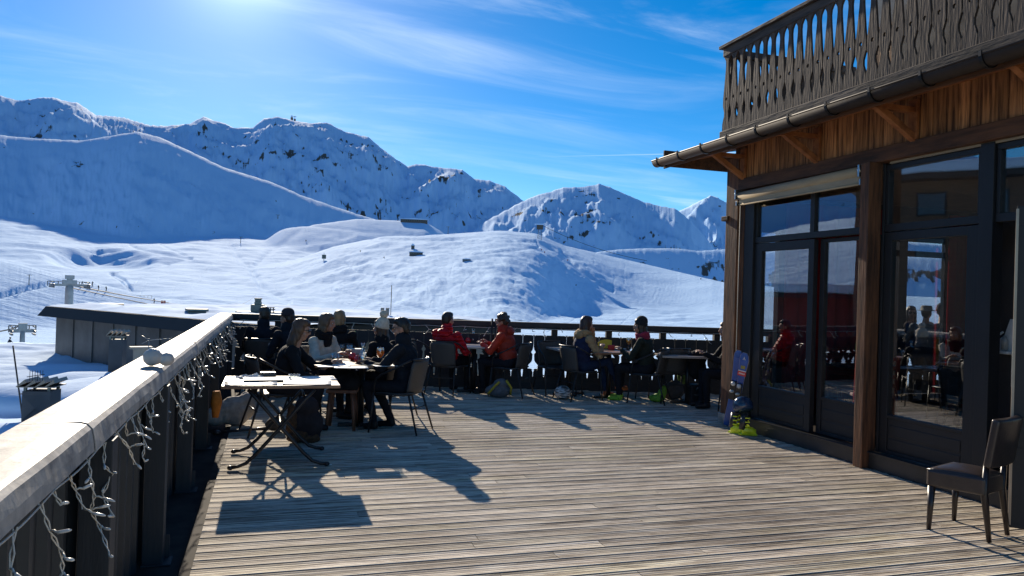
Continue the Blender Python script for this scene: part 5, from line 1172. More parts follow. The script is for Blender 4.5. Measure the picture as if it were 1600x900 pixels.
def ski_boot(loc, rz, label):
    r = empty('ski_boot', loc, rz, label, 'ski boot', 'yellow and black ski boots'); r.scale = (.82, .82, .95)
    b = MB(); b.tube([(0, -.07, .055), (0, 0, .06), (0, .08, .05), (0, .13, .04)], [.050, .058, .050, .034], 12); b.box((-.038, -.11, 0), (.038, .15, .025)); co, nr, f = remesh(b, .009, 2)
    q = MB(); q.v = [tuple(x) for x in co]; q.f = f; q.m = [0]*len(f); q.s = [True]*len(f); q.build('shell', M_BY, r, fix=False)
    b = MB(); b.tube([(0, -.06, .07), (0, -.05, .15), (0, -.02, .25)], [.052, .050, .055], 14); b.build('cuff', M_BK, r)
    for zz in (.11, .16, .21):
        b = MB(); b.box((-.056, -.03, zz), (.056, .035-.0, zz+.014)); b.build('buckle', M_BY, r, bevel=.003)
    return r
bt = P(1150, 677, z=.002); ski_boot(bt, R_(-150), 'yellow and black ski boot, the left of the pair below the helmet'); bt2 = P(1164, 680, z=.002); ski_boot(bt2+Vector((.02, .0, 0)), R_(-115), 'yellow and black ski boot, the right of the pair with its toe to the chalet')
hq = P(1161, 664, z=.30); hq = (bt+bt2)/2+Vector((.04, .02, .325)); b = MB()
for i in range(1): b.lathe([(.105, -.05), (.118, -.02), (.120, .02), (.108, .065), (.08, .10), (.04, .118), (0, .122)], n=26)
he_ = b.build('ski_helmet', mat('dark_blue_helmet', (.02, .05, .12), .15, c2=(.01, .02, .04), scale=3, spec=.8), None, 'glossy dark blue ski helmet resting on the yellow boots', 'helmet', loc=hq, rz=.4); he_.rotation_euler = (R_(-25), R_(14), .4)
# ------------------------------------------------------------------ leather chair, door leaf, dispenser on the right
M_LEA = mat('dark_brown_leather', (.045, .034, .032), .33, c2=(.03, .023, .022), scale=5, bump=.0015, bscale=60, spec=.5); M_DW = plain('black_brown_wood', (.022, .014, .012), .35)
dc = empty('leather_chair', (4.82, 4.23, 0), R_(20), 'dark brown leather dining chair standing in front of the open door', 'chair')
b = MB(); b.prism([(-.18, -.15), (.18, -.15), (.225, .21), (.20, .225), (-.20, .225), (-.225, .21)], .31, .432, lambda u, v, h: (u, v, h)); b.build('seat', M_LEA, dc, bevel=.018, seg=3)
b = MB(); rows = [[((-.17-.05*i/8)*(1-2*j/8), -.14+.36*i/8, .432+.028*math.sin(math.pi*j/8)**.5*math.sin(math.pi*i/8)**.5) for j in range(9)] for i in range(9)]; shell(b, rows, -.01); b.build('cushion', M_LEA, dc)
b = MB(); rows = [[(-.205+.41*j/8, -.125-.05*t-.03*math.cos((j/8*2-1)*1.2), .515+.335*t) for j in range(9)] for t in [i/8 for i in range(9)]]; shell(b, rows, .055); b.build('backrest', M_LEA, dc, bevel=.016, seg=3)
for sx in (-1, 1):
    b = MB(); b.tube([(sx*.195, .19, .312), (sx*.205, .20, 0)], [.027, .016], 8); b.build('leg', M_DW, dc)
    b = MB(); b.tube([(sx*.155, -.145, .53), (sx*.15, -.135, .32), (sx*.155, -.175, 0)], [.018, .024, .016], 8); b.build('leg', M_DW, dc)
hp_, ep_ = Vector((5.66, 3.45, 0)), Vector((5.07, 4.15, 0)); dv = (ep_-hp_); lw = dv.length; an_ = math.atan2(dv.y, dv.x)
dl = empty('door_leaf', hp_, an_, 'open dark glazed door leaf at the right edge, its pale metal edge towards the deck', 'door')
b = MB(); b.box((0, -.03, .05), (lw-.002, .03, .62)); b.box((0, -.03, 2.2), (lw-.002, .03, 2.33)); b.box((0, -.03, .62), (.10, .03, 2.2)); b.box((lw-.11, -.03, .62), (lw-.002, .03, 2.2)); b.build('frame', M_FRAME, dl, bevel=.003)
b = MB(); b.box((.10, -.004, .62), (lw-.11, .004, 2.2)); b.build('pane', M_GLASS, dl)
b = MB(); b.box((lw-.014, -.033, .07), (lw+.003, .033, 2.31)); b.build('edge_strip', mat('aged_edge_metal', (.42, .35, .28), .4, .6), dl)
b = MB(); b.box((lw-.085, -.042, 1.0), (lw-.045, -.03, 1.24)); b.tube([(lw-.065, -.03, 1.16), (lw-.065, -.075, 1.16), (lw-.19, -.075, 1.16)], .010); b.build('handle', M_STEEL, dl, bevel=.001)
b = MB(); b.box((lw+.003, -.012, 1.04), (lw+.006, .016, 1.30)); b.build('latch_plate', M_STEEL, dl)
dq = P(1574, 528, x=XW+.30); b = MB(); b.box((XW+.32, dq.y-.55, .10), (XW+.42, dq.y+.10, 3.0)); b.build('inner_partition', M_RWALL, None, 'dark partition just inside the open doorway', 'partition')
ds = empty('soap_dispenser', dq, 0, 'white wall bracket with a small bottle just inside the open doorway', 'dispenser'); M_WHP = plain('white_plastic', (.72, .72, .72), .35)
b = MB(); b.prism([(-.085, -.14), (.06, -.14), (.07, .16), (.02, .16), (-.03, .02), (-.085, -.02)], 0, .02, lambda u, v, h: (h, -u, v)); b.box((-.07, -.06, -.135), (.0, .075, -.11)); b.tube([(-.06, .075, -.11), (-.07, .085, -.02), (-.01, .03, .05)], .01); b.build('bracket', M_WHP, ds, bevel=.003)
b = MB(); b.tube([(-.03, 0, -.10), (-.03, 0, -.02), (-.03, 0, .02)], [.026, .026, .01], 12); b.build('small_bottle', plain('clear_plastic', (.35, .36, .36), .15), ds)
# ------------------------------------------------------------------ furniture of the room behind the glass
M_RCH = mat('red_lacquer', (.30, .022, .018), .35, c2=(.2, .014, .012), scale=4)
def red_chair(loc, az_, label):
    r = empty('red_chair', loc, -R_(az_), label, 'chair', 'red slatted chairs in the room')
    b = MB(); b.box((-.24, -.22, .43), (.24, .24, .47)); b.build('seat', mat('pink_cushion', (.42, .26, .24), .8), r, bevel=.01)
    for sx in (-1, 1):
        b = MB(); b.beam((sx*.22, -.21, 0), (sx*.22, -.30, .92), .04, .04); b.build('back_post', M_RCH, r, bevel=.004); b = MB(); b.beam((sx*.22, .22, 0), (sx*.22, .22, .43), .04, .04); b.build('leg', M_RCH, r, bevel=.004)
    b = MB()
    for zz in (.58, .68, .78, .88): b.box((-.22, -.285-.0, zz-.022), (.22, -.262, zz+.022))
    b.build('back_slats', M_RCH, r); return r
red_chair(Vector((6.75, 7.35, .10)), 25, 'red slatted chair with a pink seat just inside the second glazed door'); red_chair(Vector((7.15, 8.1, .10)), 200, 'red slatted chair near the front window, seen through the first glazed door'); red_chair(Vector((7.9, 6.7, .10)), 300, 'red slatted chair deep in the room behind the third glazed door')
dining_table(Vector((7.15, 7.75, .10)), 0, .8, .8, 'dark table between the two red chairs inside the room', M_DW, group='tables in the room'); dining_table(Vector((8.1, 7.35, .10)), 0, .9, .8, 'dark table seen through the third glazed door', mat('blue_grey_top', (.10, .14, .18), .2), group='tables in the room')
bistro(Vector((7.55, 6.75, .10)), 60, 'black metal armchair seen through the third glazed door', 'metal armchairs in the room'); bistro(Vector((8.7, 7.9, .10)), 250, 'dark armchair by the front window inside the room', 'metal armchairs in the room')
for i in range(7):
    rr_ = random.uniform(.032, .042); b = MB(); b.lathe([(rr_, 0), (rr_, .15), (.014, .20), (.014, .26), (0, .26)], n=12); b.build('bottle', plain('shelf_bottle', random.choice([(.5, .5, .48), (.05, .12, .05), (.2, .1, .04)]), .2), None, 'bottle standing on the bar shelves inside the open doorway', 'bottle', 'bottles on the bar shelves', loc=(7.27, 4.3+.2*i, (1.445, 1.745, 1.445, 1.745, 1.745, 1.445, 1.745)[i]))
# ------------------------------------------------------------------ icicle lights along the rails
M_WIRE = plain('cream_cable', (.72, .68, .60), .5); M_BULB = mat('frosted_bulb', (.85, .83, .78), .25, scale=6, spec=.6)
def icicles(name, p0, p1, inward, step, label, group, zt_, nmax, lens, seed, th=.0032, skip=()):
    r = random.Random(seed); root = empty(name, p0, 0, label, 'string lights', group); p0 = Vector(p0); p1 = Vector(p1); d = (p1-p0); L0 = d.length; d.normalize(); inward = Vector(inward); cable = MB(); bulbs = []
    pts = []; s = 0
    while s < L0: pts.append(d*s+Vector((0, 0, -.012*abs(math.sin(s*5.1))+zt_))+inward*.012); s += .06
    cable.tube(pts, th*1.1, 5)
    s = .08
    while s < L0:
        if not any(a < s < c for a, c in skip):
            n = r.choice(lens); q = d*s+Vector((0, 0, zt_))+inward*.012; path = [q]; ang = 0
            for k in range(n):
                ang = r.uniform(-.8, .8); q2 = q+Vector((0, 0, -1))*r.uniform(.045, .085)+d*math.sin(ang)*.10+inward*r.uniform(-.025, .045)
                if (q2-Vector((0, 0, q2.z))).dot(inward) < .01: q2 += inward*.03
                if q2.z < .12: break
                path.append(q2); sd = r.choice((-1, 1)); iw = r.uniform(-.2, 1); e = q2+d*sd*r.uniform(.0, .03)+Vector((0, 0, r.uniform(-.02, .015)))+inward*iw*.03
                cable.tube([q2, (q2+e)/2+Vector((0, 0, .004)), e], th, 5); e2 = e+d*sd*r.uniform(.0, .03)+Vector((0, 0, r.uniform(-.016, .010)))+inward*iw*.042
                bulbs.append((e, e2)); q = q2
            if len(path) > 1:
                sm_ = []; off = []
                for i in range(len(path)-1):
                    for t in (0, .33, .66):
                        sm_.append(path[i].lerp(path[i+1], t)); off.append((i*3+t*3))
                sm_.append(path[-1])
                for ph in (0, 3.14): cable.tube([p+d*.006*math.sin(i*1.6+ph)+inward*.005*math.cos(i*1.6+ph) for i, p in enumerate(sm_)], th*.8, 4, cap=False)
        s += step*r.uniform(.6, 1.4)
    cable.build('cable', M_WIRE, root, fix=False)
    bulbs.sort(key=lambda q: ((Vector(p0)+q[0])-CAM).length)
    def one(b, e, e2, n=8): b.tube([e, e.lerp(e2, .3), e.lerp(e2, .75), e2], [th*1.5, th*1.6, th*1.5, th*.6], n)
    for e, e2 in bulbs[:nmax]:
        b = MB(); one(b, e, e2); b.build('bulb', M_BULB, root, fix=False)
    if len(bulbs) > nmax:
        b = MB()
        for e, e2 in bulbs[nmax:]: one(b, e, e2, 6)
        o = b.build('bulb', M_BULB, root, fix=False, kind='stuff')
icicles('string_lights', (-.585, 1.9, 0), (-.585, 13.3, 0), (1, 0, 0), .21, 'white icicle light string hanging from the cap of the left parapet', 'icicle lights', .992, 100, (1, 2, 3, 4, 5), 3, skip=((0, .1),))
fa = far_pt(.2, -.08, 0); fb = far_pt(8.4, -.08, 0)
icicles('string_lights', fa, fb, (-FN.x, -FN.y, 0), .30, 'white icicle light string hanging under the far rail', 'icicle lights', 1.02, 100, (0, 1, 1, 2, 2), 5, th=.0036)
# lump of frozen snow on the cap
q0 = P(238, 572, z=1.11)
b = MB(); b.ell((0, 0, .052), (.055, .045, .052)); b.ell((.075, .01, .040), (.042, .038, .040)); co, nr, f = remesh(b, .006, 4)
co = co+nr*(fbm(co[:, 0]*30, co[:, 1]*30+co[:, 2]*30, 3)*.008)[:, None]; q = MB(); q.v = [tuple(x) for x in co]; q.f = f; q.m = [0]*len(f); q.s = [True]*len(f)
M_ICE = plain('grey_ice', (.50, .47, .45), .35); pass
q.build('ice_lump', M_ICE, None, 'two rounded lumps of greyish ice on the pale cap of the parapet', 'ice', fix=False, loc=q0)
soft('paper_scrap', [((0, 0, .004), (.016, .012, .006))], M_PAPER, P(516, 727, z=.0), 0, 'tiny white scrap of paper on the deck', 'paper', voxel=.003, amp=.002)

# ------------------------------------------------------------------ snowy roofs just outside the parapet
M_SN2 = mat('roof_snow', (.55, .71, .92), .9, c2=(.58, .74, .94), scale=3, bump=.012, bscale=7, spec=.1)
xs = np.arange(-30, -.98, .14); ys = np.arange(2.5, 34, .16); RX, RY = np.meshgrid(xs, ys)
RZ = -1.55 + .42*fbm(RX/5.5+4, RY/3.0, 3) + .10*fbm(RX/1.4, RY/.9, 3) + .03*fbm(RX/.35, RY/.3, 2) - .5*np.clip((RX+4)/3, 0, 1) - .05*np.clip(9-RY, 0, 6) + .030*np.clip(RY-12, 0, 20)
RZ = RZ - 3*sm((-18-RX)/10)
me = bpy.data.meshes.new('snow_roof'); hh, ww = RX.shape; ii = np.arange((hh-1)*(ww-1)); a0 = (ii//(ww-1))*ww+ii % (ww-1)
me.from_pydata(np.stack([RX, RY, RZ], -1).reshape(-1, 3).tolist(), [], np.stack([a0, a0+1, a0+ww+1, a0+ww], -1).tolist()); me.polygons.foreach_set('use_smooth', [True]*len(me.polygons)); me.materials.append(M_SN2)
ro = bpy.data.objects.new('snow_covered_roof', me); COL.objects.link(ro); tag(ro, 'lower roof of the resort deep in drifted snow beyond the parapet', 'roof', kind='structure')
md = ro.modifiers.new('s', 'SOLIDIFY'); md.thickness = .5; md.offset = -1
def rz_at(x, y): i = int(np.clip((y-2.5)/.16, 0, hh-1)); j = int(np.clip((x+30)/.14, 0, ww-1)); return float(RZ[i, j])
def drift(px, py, D, r, h, seed):
    q = P(px, py, d=D)-Vector((0, 0, .38)); b = MB(); b.ell((0, 0, 0), (r[0], r[1], h), n=28, k=12); q2 = MB(); q2.v = [(x+.12*mnoise.noise(Vector((x*1.2+seed, y, z))), y+.1*mnoise.noise(Vector((x, y+seed, z))), z*(1+.35*mnoise.noise(Vector((x*.8+seed, y*.8, 0))))) for x, y, z in b.v]; q2.f = b.f; q2.m = b.m; q2.s = b.s
    q2.build('snow_drift', M_SN2, None, 'smooth snow drift on the lower roof', 'snow drift', 'snow drifts on the lower roof', loc=q, fix=False)
drift(235, 580, 17, (2.3, 1.6), .45, 2); drift(150, 592, 15.5, (2.6, 1.5), .35, 5); drift(20, 660, 11.5, (1.2, 1.5), .38, 9); drift(60, 690, 10.0, (1.6, 1.1), .30, 12); drift(-20, 700, 9.5, (1.2, 1.2), .45, 15)
M_ZINC = mat('grey_standing_seam_metal', (.17, .165, .16), .5, .4, c2=(.11, .105, .10), scale=1.3, bump=.004, island=.12); M_DARK = mat('dark_bitumen_edge', (.022, .022, .025), .7, scale=2)
# metal clad building
a_ = P(87, 575, d=27); c_ = P(345, 575, d=20.5); a2 = Vector((a_.x, a_.y)); c2_ = Vector((c_.x, c_.y)); dd = (c2_-a2); Lb = dd.length; an_ = math.atan2(dd.y, dd.x)
zb_ = -2.6; zt_ = P(92, 503, d=27).z; zt2 = P(320, 522, d=21).z; zE = (zt_+zt2)/2+.14
mb = empty('metal_clad_building', (a2.x, a2.y, zb_), an_, 'flat roofed building clad in grey metal sheets with a dark snow capped edge', 'building')
b = MB(); n_ = 9
for i in range(n_):
    x0 = Lb*1.25*i/n_; x1 = Lb*1.25*(i+1)/n_
    b.box((x0+.01, -.04, 0), (x1-.01, 0, zE-zb_+.02)); b.box((x1-.02, -.075, 0), (x1+.02, -.041, zE-zb_+.01))
b.build('cladding', M_ZINC, mb)
b = MB(); b.box((.0, 0.002, -.5), (Lb*1.25, 9, zE-zb_)); b.build('wall', M_ZINC, mb)
b = MB(); hE = .34
b.add([(-.35, -.52, zE-zb_+.0), (Lb*1.3, -.52, zE-zb_+.0), (Lb*1.3, -.35, zE-zb_+hE), (-.1, -.35, zE-zb_+hE), (-.35, 9, zE-zb_), (Lb*1.3, 9, zE-zb_), (Lb*1.3, 9, zE-zb_+hE), (-.1, 9, zE-zb_+hE)], [(0,1,2,3),(4,7,6,5),(0,4,5,1),(3,2,6,7),(0,3,7,4),(1,5,6,2)]); b.build('roof_edge', M_DARK, mb)
b = MB(); vs = []; nx2, ny2 = 60, 30
for i in range(nx2+1):
    for j in range(ny2+1):
        x = -.1+Lb*1.35*i/nx2; y = -.30+9*j/ny2; e = min(1, j/2); vs.append((x, y+.08*mnoise.noise(Vector((x*2, j, 1))), zE-zb_+hE+.01+e*(.09+.12*mnoise.noise(Vector((x*.9, y*.9, 2)))+.05*mnoise.noise(Vector((x*4, y*3, 5))))))
b.add(vs, [(i*(ny2+1)+j, (i+1)*(ny2+1)+j, (i+1)*(ny2+1)+j+1, i*(ny2+1)+j+1) for i in range(nx2) for j in range(ny2)], 0, True); b.build('roof_snow', M_SN2, mb, fix=False)
M_VG = mat('grey_green_vent_paint', (.16, .19, .17), .6, c2=(.10, .12, .11), scale=4)
def vent(px, py, D, w, h, label):
    q = P(px, py, d=D); r = empty('roof_vent', q, .2, label, 'roof vent', 'vents on the flat roofs'); b = MB(); b.box((-w/2, -w/2, 0), (w/2, w/2, h*.7)); b.build('vent_body', M_VG, r, bevel=.01); b = MB(); b.box((-w*.62, -w*.62, h*.78), (w*.62, w*.62, h)); b.box((-w*.45, -w*.45, h*.7), (w*.45, w*.45, h*.78)); b.build('vent_cap', M_VG, r, bevel=.01)
vent(174, 491, 27.5, .62, .38, 'boxy roof vent at the left of the metal clad building'); vent(246, 493, 25.5, .5, .25, 'low roof vent in the middle of the metal clad building'); vent(307, 498, 23, .48, .30, 'low roof vent at the right of the metal clad building')
# chimneys with sheet caps
def chimney(px, py_top, py_bot, w_px, D, label, diamond=False):
    q = P(px, py_bot, d=D); w = w_px*D/1200; h = (py_bot-py_top)*D/1200; r = empty('chimney', (q.x, q.y, q.z-.5), R_(-8), label, 'chimney', 'sheet metal chimneys on the lower roof'); hb = h*.72+.5
    b = MB(); b.box((-w/2, -w/2, 0), (w/2, w/2, hb)); 
    if diamond:
        for s in (-1, 1): b.add([(0, -w/2-.03, hb-.06-w/2), (s*w/2, -w/2-.002, hb-.06), (s*w/2, -w/2-.002, hb-.06-w)], [(0, 1, 2)]); 
        b.add([(0, -w/2-.03, hb-.06-w/2), (-w/2, -w/2-.002, hb-.06), (w/2, -w/2-.002, hb-.06)], [(0, 1, 2)])
    b.build('shaft', mat('blue_grey_sheet', (.05, .062, .08), .6, 0, c2=(.035, .042, .055), scale=3, bump=.003), r)
    for sx in (-1, 1):
        for sy in (-1, 1): b = MB(); b.box((sx*w*.42-.02, sy*w*.42-.02, hb), (sx*w*.42+.02, sy*w*.42+.02, hb+h*.10)); b.build('cap_support', M_VG, r)
    b = MB()
    for i in range(4): 
        x0 = -w*.68+i*w*.34; b.add([(x0, -w*.62, hb+h*.10), (x0+w*.36, -w*.62, hb+h*.20), (x0+w*.36, w*.62, hb+h*.20), (x0, w*.62, hb+h*.10), (x0, -w*.62, hb+h*.10+.012), (x0+w*.30, -w*.62, hb+h*.20+.05), (x0+w*.30, w*.62, hb+h*.20+.05), (x0, w*.62, hb+h*.10+.012)], [(0,3,2,1),(4,5,6,7),(0,1,5,4),(1,2,6,5),(2,3,7,6),(3,0,4,7)])
    b.box((-w*.66, -w*.58, hb+h*.09), (w*.66, w*.58, hb+h*.10+.006)); b.build('cowl', mat('weathered_cowl', (.26, .23, .20), .5, .4), r); return r
chimney(64, 590, 658, 40, 12, 'larger sheet metal chimney with a folded cowl at the left, beside an aerial', True); chimney(183, 514, 572, 20, 17, 'slim sheet metal chimney in front of the metal clad building')
an = P(42, 652, d=11.8); b = MB(); b.tube([(0, 0, -.4), (-.22, 0, 1.10)], .012, 6); b.tube([(-.02, 0, .62), (.22, 0, .66)], .006, 5)
for i in range(6): b.tube([(.02+.035*i, 0, .56), (.02+.035*i, 0, .72)], .004, 4)
b.tube([(-.1, 0, .36), (.16, 0, .36)], .008, 5); b.build('aerial', plain('dark_aerial', (.05, .045, .045), .5), None, 'thin dark television aerial leaning beside the larger chimney', 'aerial', loc=an)
an2 = P(232, 552, d=16.5); b = MB(); b.tube([(0, 0, -.3), (0, 0, .32)], .010, 6); b.tube([(0, 0, .28), (.45, 0, .33)], .008, 6); b.tube([(.12, 0, .02), (.42, 0, .02)], .007, 6); b.tube([(-.0, 0, .28), (-.14, 0, .38)], .006, 5); b.tube([(-.0, 0, .28), (-.14, 0, .20)], .006, 5); b.build('aerial', plain('pale_aerial', (.3, .3, .3), .4, .5), None, 'pale horizontal aerial in front of the metal clad building', 'aerial', loc=an2)
b = MB(); b.box((-.22, -.12, 0), (.22, .12, .05)); b.box((-.14, -.08, -.3), (.14, .08, 0)); b.build('roof_hatch', mat('pale_wood_hatch', (.40, .35, .29), .7), None, 'small pale board on a block poking out of the roof drift', 'hatch', loc=P(220, 545, d=16.8), rz=.3)
# lower building beyond the far rail with vents
lb = empty('lower_building', (4, 24, -6.6), R_(-4), 'lower flat roofed building hidden behind the far rail', 'building')
b = MB(); b.box((-9, 0, 0), (9, 8, 4.45)); b.build('wall', M_ZINC, lb); b = MB(); b.box((-9.2, -.2, 4.452), (9.2, 8.2, 4.62)); b.build('roof_snow', M_SN2, lb, bevel=.05)
gq = P(411, 497, d=24); gv = empty('ventilation_unit', gq, -.2, 'grey green ventilation unit with a small turret beyond the left end of the far rail', 'ventilation unit')
b = MB(); b.box((-.78, -.3, -2.7), (.60, .3, .20)); b.build('housing', M_VG, gv, bevel=.01); b = MB(); b.box((-.34, -.22, .202), (.0, .22, .42)); b.box((-.25, -.15, .42), (-.08, .15, .50)); b.lathe([(.10, .50), (.10, .58), (.12, .58), (.12, .62), (0, .62)], (-.165, 0, 0), 12); b.build('turret', M_VG, gv, bevel=.008)
b = MB(); b.beam((.10, 0, .26), (.36, 0, .28), .04, .03)
for i in range(3): b.box((.13+.08*i, -.03, .20), (.155+.08*i, .03, .33))
b.box((.13, -.03, .33), (.34, .03, .35)); b.build('pipe_rack', M_DARK, gv)
cq = P(600, 500, d=24); ch = empty('pipe_chimney', cq, 0, 'pair of pale flue pipes on a block beyond the far rail', 'chimney'); b = MB(); b.box((-.25, -.2, -2.7), (.25, .2, .08)); b.build('block', mat('beige_block', (.32, .29, .26), .7), ch); 
for i in (-.06, .10): b = MB(); b.tube([(i, 0, .08), (i, 0, .38)], .055, 10); b.build('pipe', mat('beige_pipe', (.34, .29, .25), .6), ch)
b = MB(); b.tube([(0, 0, -2.7), (0, 0, 1.3)], .012, 5); b.build('thin_mast', M_DARK, None, 'thin mast beyond the far rail right of the flue pipes', 'mast', loc=P(610, 508, d=25))

# ------------------------------------------------------------------ ski lift, huts and skiers
M_PYL = mat('pale_grey_pylon_paint', (.50, .49, .47), .6, c2=(.40, .39, .37), scale=2); M_STL = plain('galvanised_steel', (.22, .22, .22), .4, .6); M_HUT = mat('dark_hut_timber', (.13, .10, .08), .8, scale=1); M_HUTS = M_SN2
def pylon(px, py_b, py_t, w_px, D, label, big=True):
    q = P(px, py_b, d=D); h = (py_b-py_t)*D/1200; w = w_px*D/1200; r = empty('lift_pylon', q, R_(20), label, 'lift pylon', 'ski lift pylons')
    b = MB(); b.tube([(0, 0, -6), (0, 0, h*.55), (0, 0, h*.74)], [w*.55, w*.5, w*.45], 12); b.build('mast', M_PYL, r)
    b = MB(); b.box((-w*2.2, -w*.25, h*.72), (w*2.2, w*.25, h*.78)); b.box((-w*.8, -w*.4, h*.78), (w*.8, w*.4, h*.88))
    if big: b.box((-w*.5, -w*.4, h*.90), (w*.5, w*.4, h)); b.box((-w*.3, -w*.3, h*.86), (w*.3, w*.3, h*.92))
    b.build('cross_arm', M_PYL, r)
    for s in (-1, 1):
        b = MB(); b.box((s*w*2.0-.06, -w*2.2, h*.68), (s*w*2.0+.06, w*2.2, h*.70))
        for i in range(7): b.lathe([(.001, -.05), (w*.22, -.05), (w*.22, .05), (.001, .05)], (s*w*2.0, -w*2+w*.66*i, h*.74), 10, M=Matrix.Rotation(R_(90), 3, 'Y'))
        b.tube([(s*w*2.0, -w*2.2, h*.82), (s*w*2.0, w*2.2, h*.82)], .04, 5); b.build('sheave_train', M_STL, r)
    b = MB()
    for i in range(5): b.box((-w*2.4+i*w*1.2-.03, w*.6, h*.72), (-w*2.4+i*w*1.2+.03, w*.66, h*.84))
    b.box((-w*2.4, w*.6, h*.83), (w*2.4, w*.66, h*.845)); b.build('walkway', M_STL, r); return r
pylon(107, 492, 430, 12, 60, 'thick pale lift pylon with wheel trains rising behind the metal clad building'); pylon(33, 585, 494, 7.5, 45, 'slim lift pylon at the left edge above the snow', False)
pl2 = ground(45, 400, 200)
def hut(px, py, D, w_px, h_px, label, name='mountain_hut', rz=0, m_=None, rmin=400):
    q = ground(px, py, rmin) or P(px, py, d=D); D = (q-CAM).length; w = w_px*.85*D/1200; h = h_px*.75*D/1200; r = empty(name, q, rz-math.atan2(q.x, q.y), label, 'building', 'buildings on the mountain')
    b = MB(); b.box((-w/2, -w*.2, -h*.6), (w/2, w*.2, h*.62)); b.build('wall', m_ or M_HUT, r)
    b = MB(); n_ = max(2, int(w_px/4))
    for i in range(n_): b.box((-w/2+w*(i+.25)/n_, -w*.2-.06, h*.15), (-w/2+w*(i+.7)/n_, -w*.2-.01, h*.42))
    b.build('windows', plain('dark_window', (.02, .025, .03), .1), r)
    b = MB(); b.prism([(-w*.56, h*.62), (w*.56, h*.62), (w*.5, h*.74), (0, h), (-w*.5, h*.74)], -w*.24, w*.24, lambda u, v, hh_: (u, hh_, v)); b.build('roof', M_SN2, r); return r
hut(650, 399, 1300, 24, 9, 'small dark mountain restaurant in the middle of the sunny snow'); hut(647, 347, 1900, 48, 7, 'long low mountain restaurant on the terrace below the spur'); hut(729, 408, 1300, 15, 5, 'low grey shed on the sunny slope', 'ski_shed', m_=plain('grey_shed', (.16, .17, .19), .6)); hut(645, 390, 1300, 6, 11, 'small tower beside the dark mountain restaurant', 'hut_tower', rmin=900)
def lattice(px, py, h_px, label, name='lift_tower', cabin=True, rmin=500):
    q = ground(px, py, rmin); 
    if q is None: return
    D = (q-CAM).length; s = D/1200; r = empty(name, q, -math.atan2(q.x, q.y), label, 'lift station', 'lift structures on the mountain'); h = h_px*s
    b = MB()
    for sx in (-1, 1):
        for sy in (-1, 1): b.beam((sx*3.2*s, sy*2*s, -3), (sx*2.2*s, sy*1.5*s, h*.7), .5*s, .5*s)
    for i in range(5): z = h*.14*i; b.beam((-3.1*s, 0, z), (3.0*s, 0, z+h*.14), .3*s, .3*s); b.beam((3.1*s, 0, z), (-3.0*s, 0, z+h*.14), .3*s, .3*s)
    b.build('legs', M_STL, r); b = MB(); b.box((-5*s, -4*s, h*.7), (5*s, 4*s, h)); b.build('cabin_house', M_HUT, r); b = MB(); b.box((-9*s, -4*s, h*1.0), (7*s, 4*s, h*1.08)); b.build('roof', M_HUTS, r)
lattice(843, 374, 22, 'lift station on lattice legs at the top of the piste')
sq = P(459, 189, d=4350); s_ = 4350/1200; sm_ = empty('summit_station', sq, 0, 'small summit lift station on the highest ridge', 'lift station', 'lift structures on the mountain')
b = MB(); b.box((-5*s_, -3*s_, -4*s_), (-1*s_, 3*s_, 5*s_)); b.box((0*s_, -3*s_, -4*s_), (3*s_, 3*s_, 3*s_)); b.build('building', M_HUT, sm_)
b = MB(); b.tube([(-3*s_, 0, 0), (-3*s_, 0, 9*s_)], .5*s_, 5); b.tube([(1.5*s_, 0, 0), (1.5*s_, 0, 8*s_)], .4*s_, 5); b.beam((-5*s_, 0, 7*s_), (4*s_, 0, 7*s_), .6*s_, .6*s_); b.build('mast', M_STL, sm_)
def small_lift(px, py, h_px, label, arm=6):
    q = ground(px, py, 250)
    if q is None: return
    D = (q-CAM).length; s = D/1200; b = MB(); b.tube([(0, 0, -2), (0, 0, h_px*s)], .55*s, 6); b.beam((-arm/2*s, 0, h_px*s*.95), (arm/2*s, 0, h_px*s*.95), .5*s, .5*s); b.build('lift_pylon', M_STL, None, label, 'lift pylon', 'far lift pylons', loc=q, rz=-math.atan2(q.x, q.y))
for px, py, h, lb in ((700, 366, 12, 'thin far lift pylon just behind the terrace crest'), (376, 380, 9, 'far lift pylon near the shadow edge of the spur'), (506, 408, 9, 'far lift pylon above the gondola cabin'), (434, 346, 6, 'tiny lift pylon on the terrace road'), (45, 450, 14, 'lift pylon on the near slope at the left')): small_lift(px, py, h, lb)
# gondola cabin
q = ground(506, 408, 300); q = q+Vector((0, 0, 5)); s = (q-CAM).length/1200; b = MB(); b.box((-3*s, -2*s, -3*s), (3*s, 2*s, 2.6*s)); b.tube([(0, 0, 2.6*s), (0, 0, 6*s)], .3*s, 5); b.build('gondola_cabin', plain('dark_cabin', (.08, .10, .09), .3), None, 'small dark gondola cabin over the middle slope', 'gondola', loc=q, bevel=.6*s)
# lift cables
def cable(p, q, sag, r, label):
    n = 24; p, q = Vector(p), Vector(q); b = MB(); b.tube([p.lerp(q, i/n)-Vector((0, 0, sag*4*(i/n)*(1-i/n))) for i in range(n+1)], r, 4, cap=False); b.build('lift_cable', M_DARK, None, label, 'cable', 'ski lift cables')
pa = P(107, 440, d=60); pb = P(33, 508, d=45)
ce = ground(400, 472, 500)+Vector((0, 0, 6)); cable(P(112, 446, d=60), ce, 5, .05, 'thin lift cable running right from the thick pylon'); ce2 = ground(560, 500, 300)+Vector((0, 0, 8)); cable(P(112, 450, d=60), ce2, 6, .04, 'second lift cable running right from the thick pylon'); cable(pb, P(-80, 480, d=60), 1, .04, 'lift cable leaving the slim pylon to the left')
cA = ground(506, 400, 500)+Vector((0, 0, 14)); cB = ground(700, 470, 500)+Vector((0, 0, 12))
g1 = P(843, 350, d=1350); cable(g1, ground(1010, 420, 700)+Vector((0, 0, 12)), 8, .35, 'lift cable descending right from the lift station')
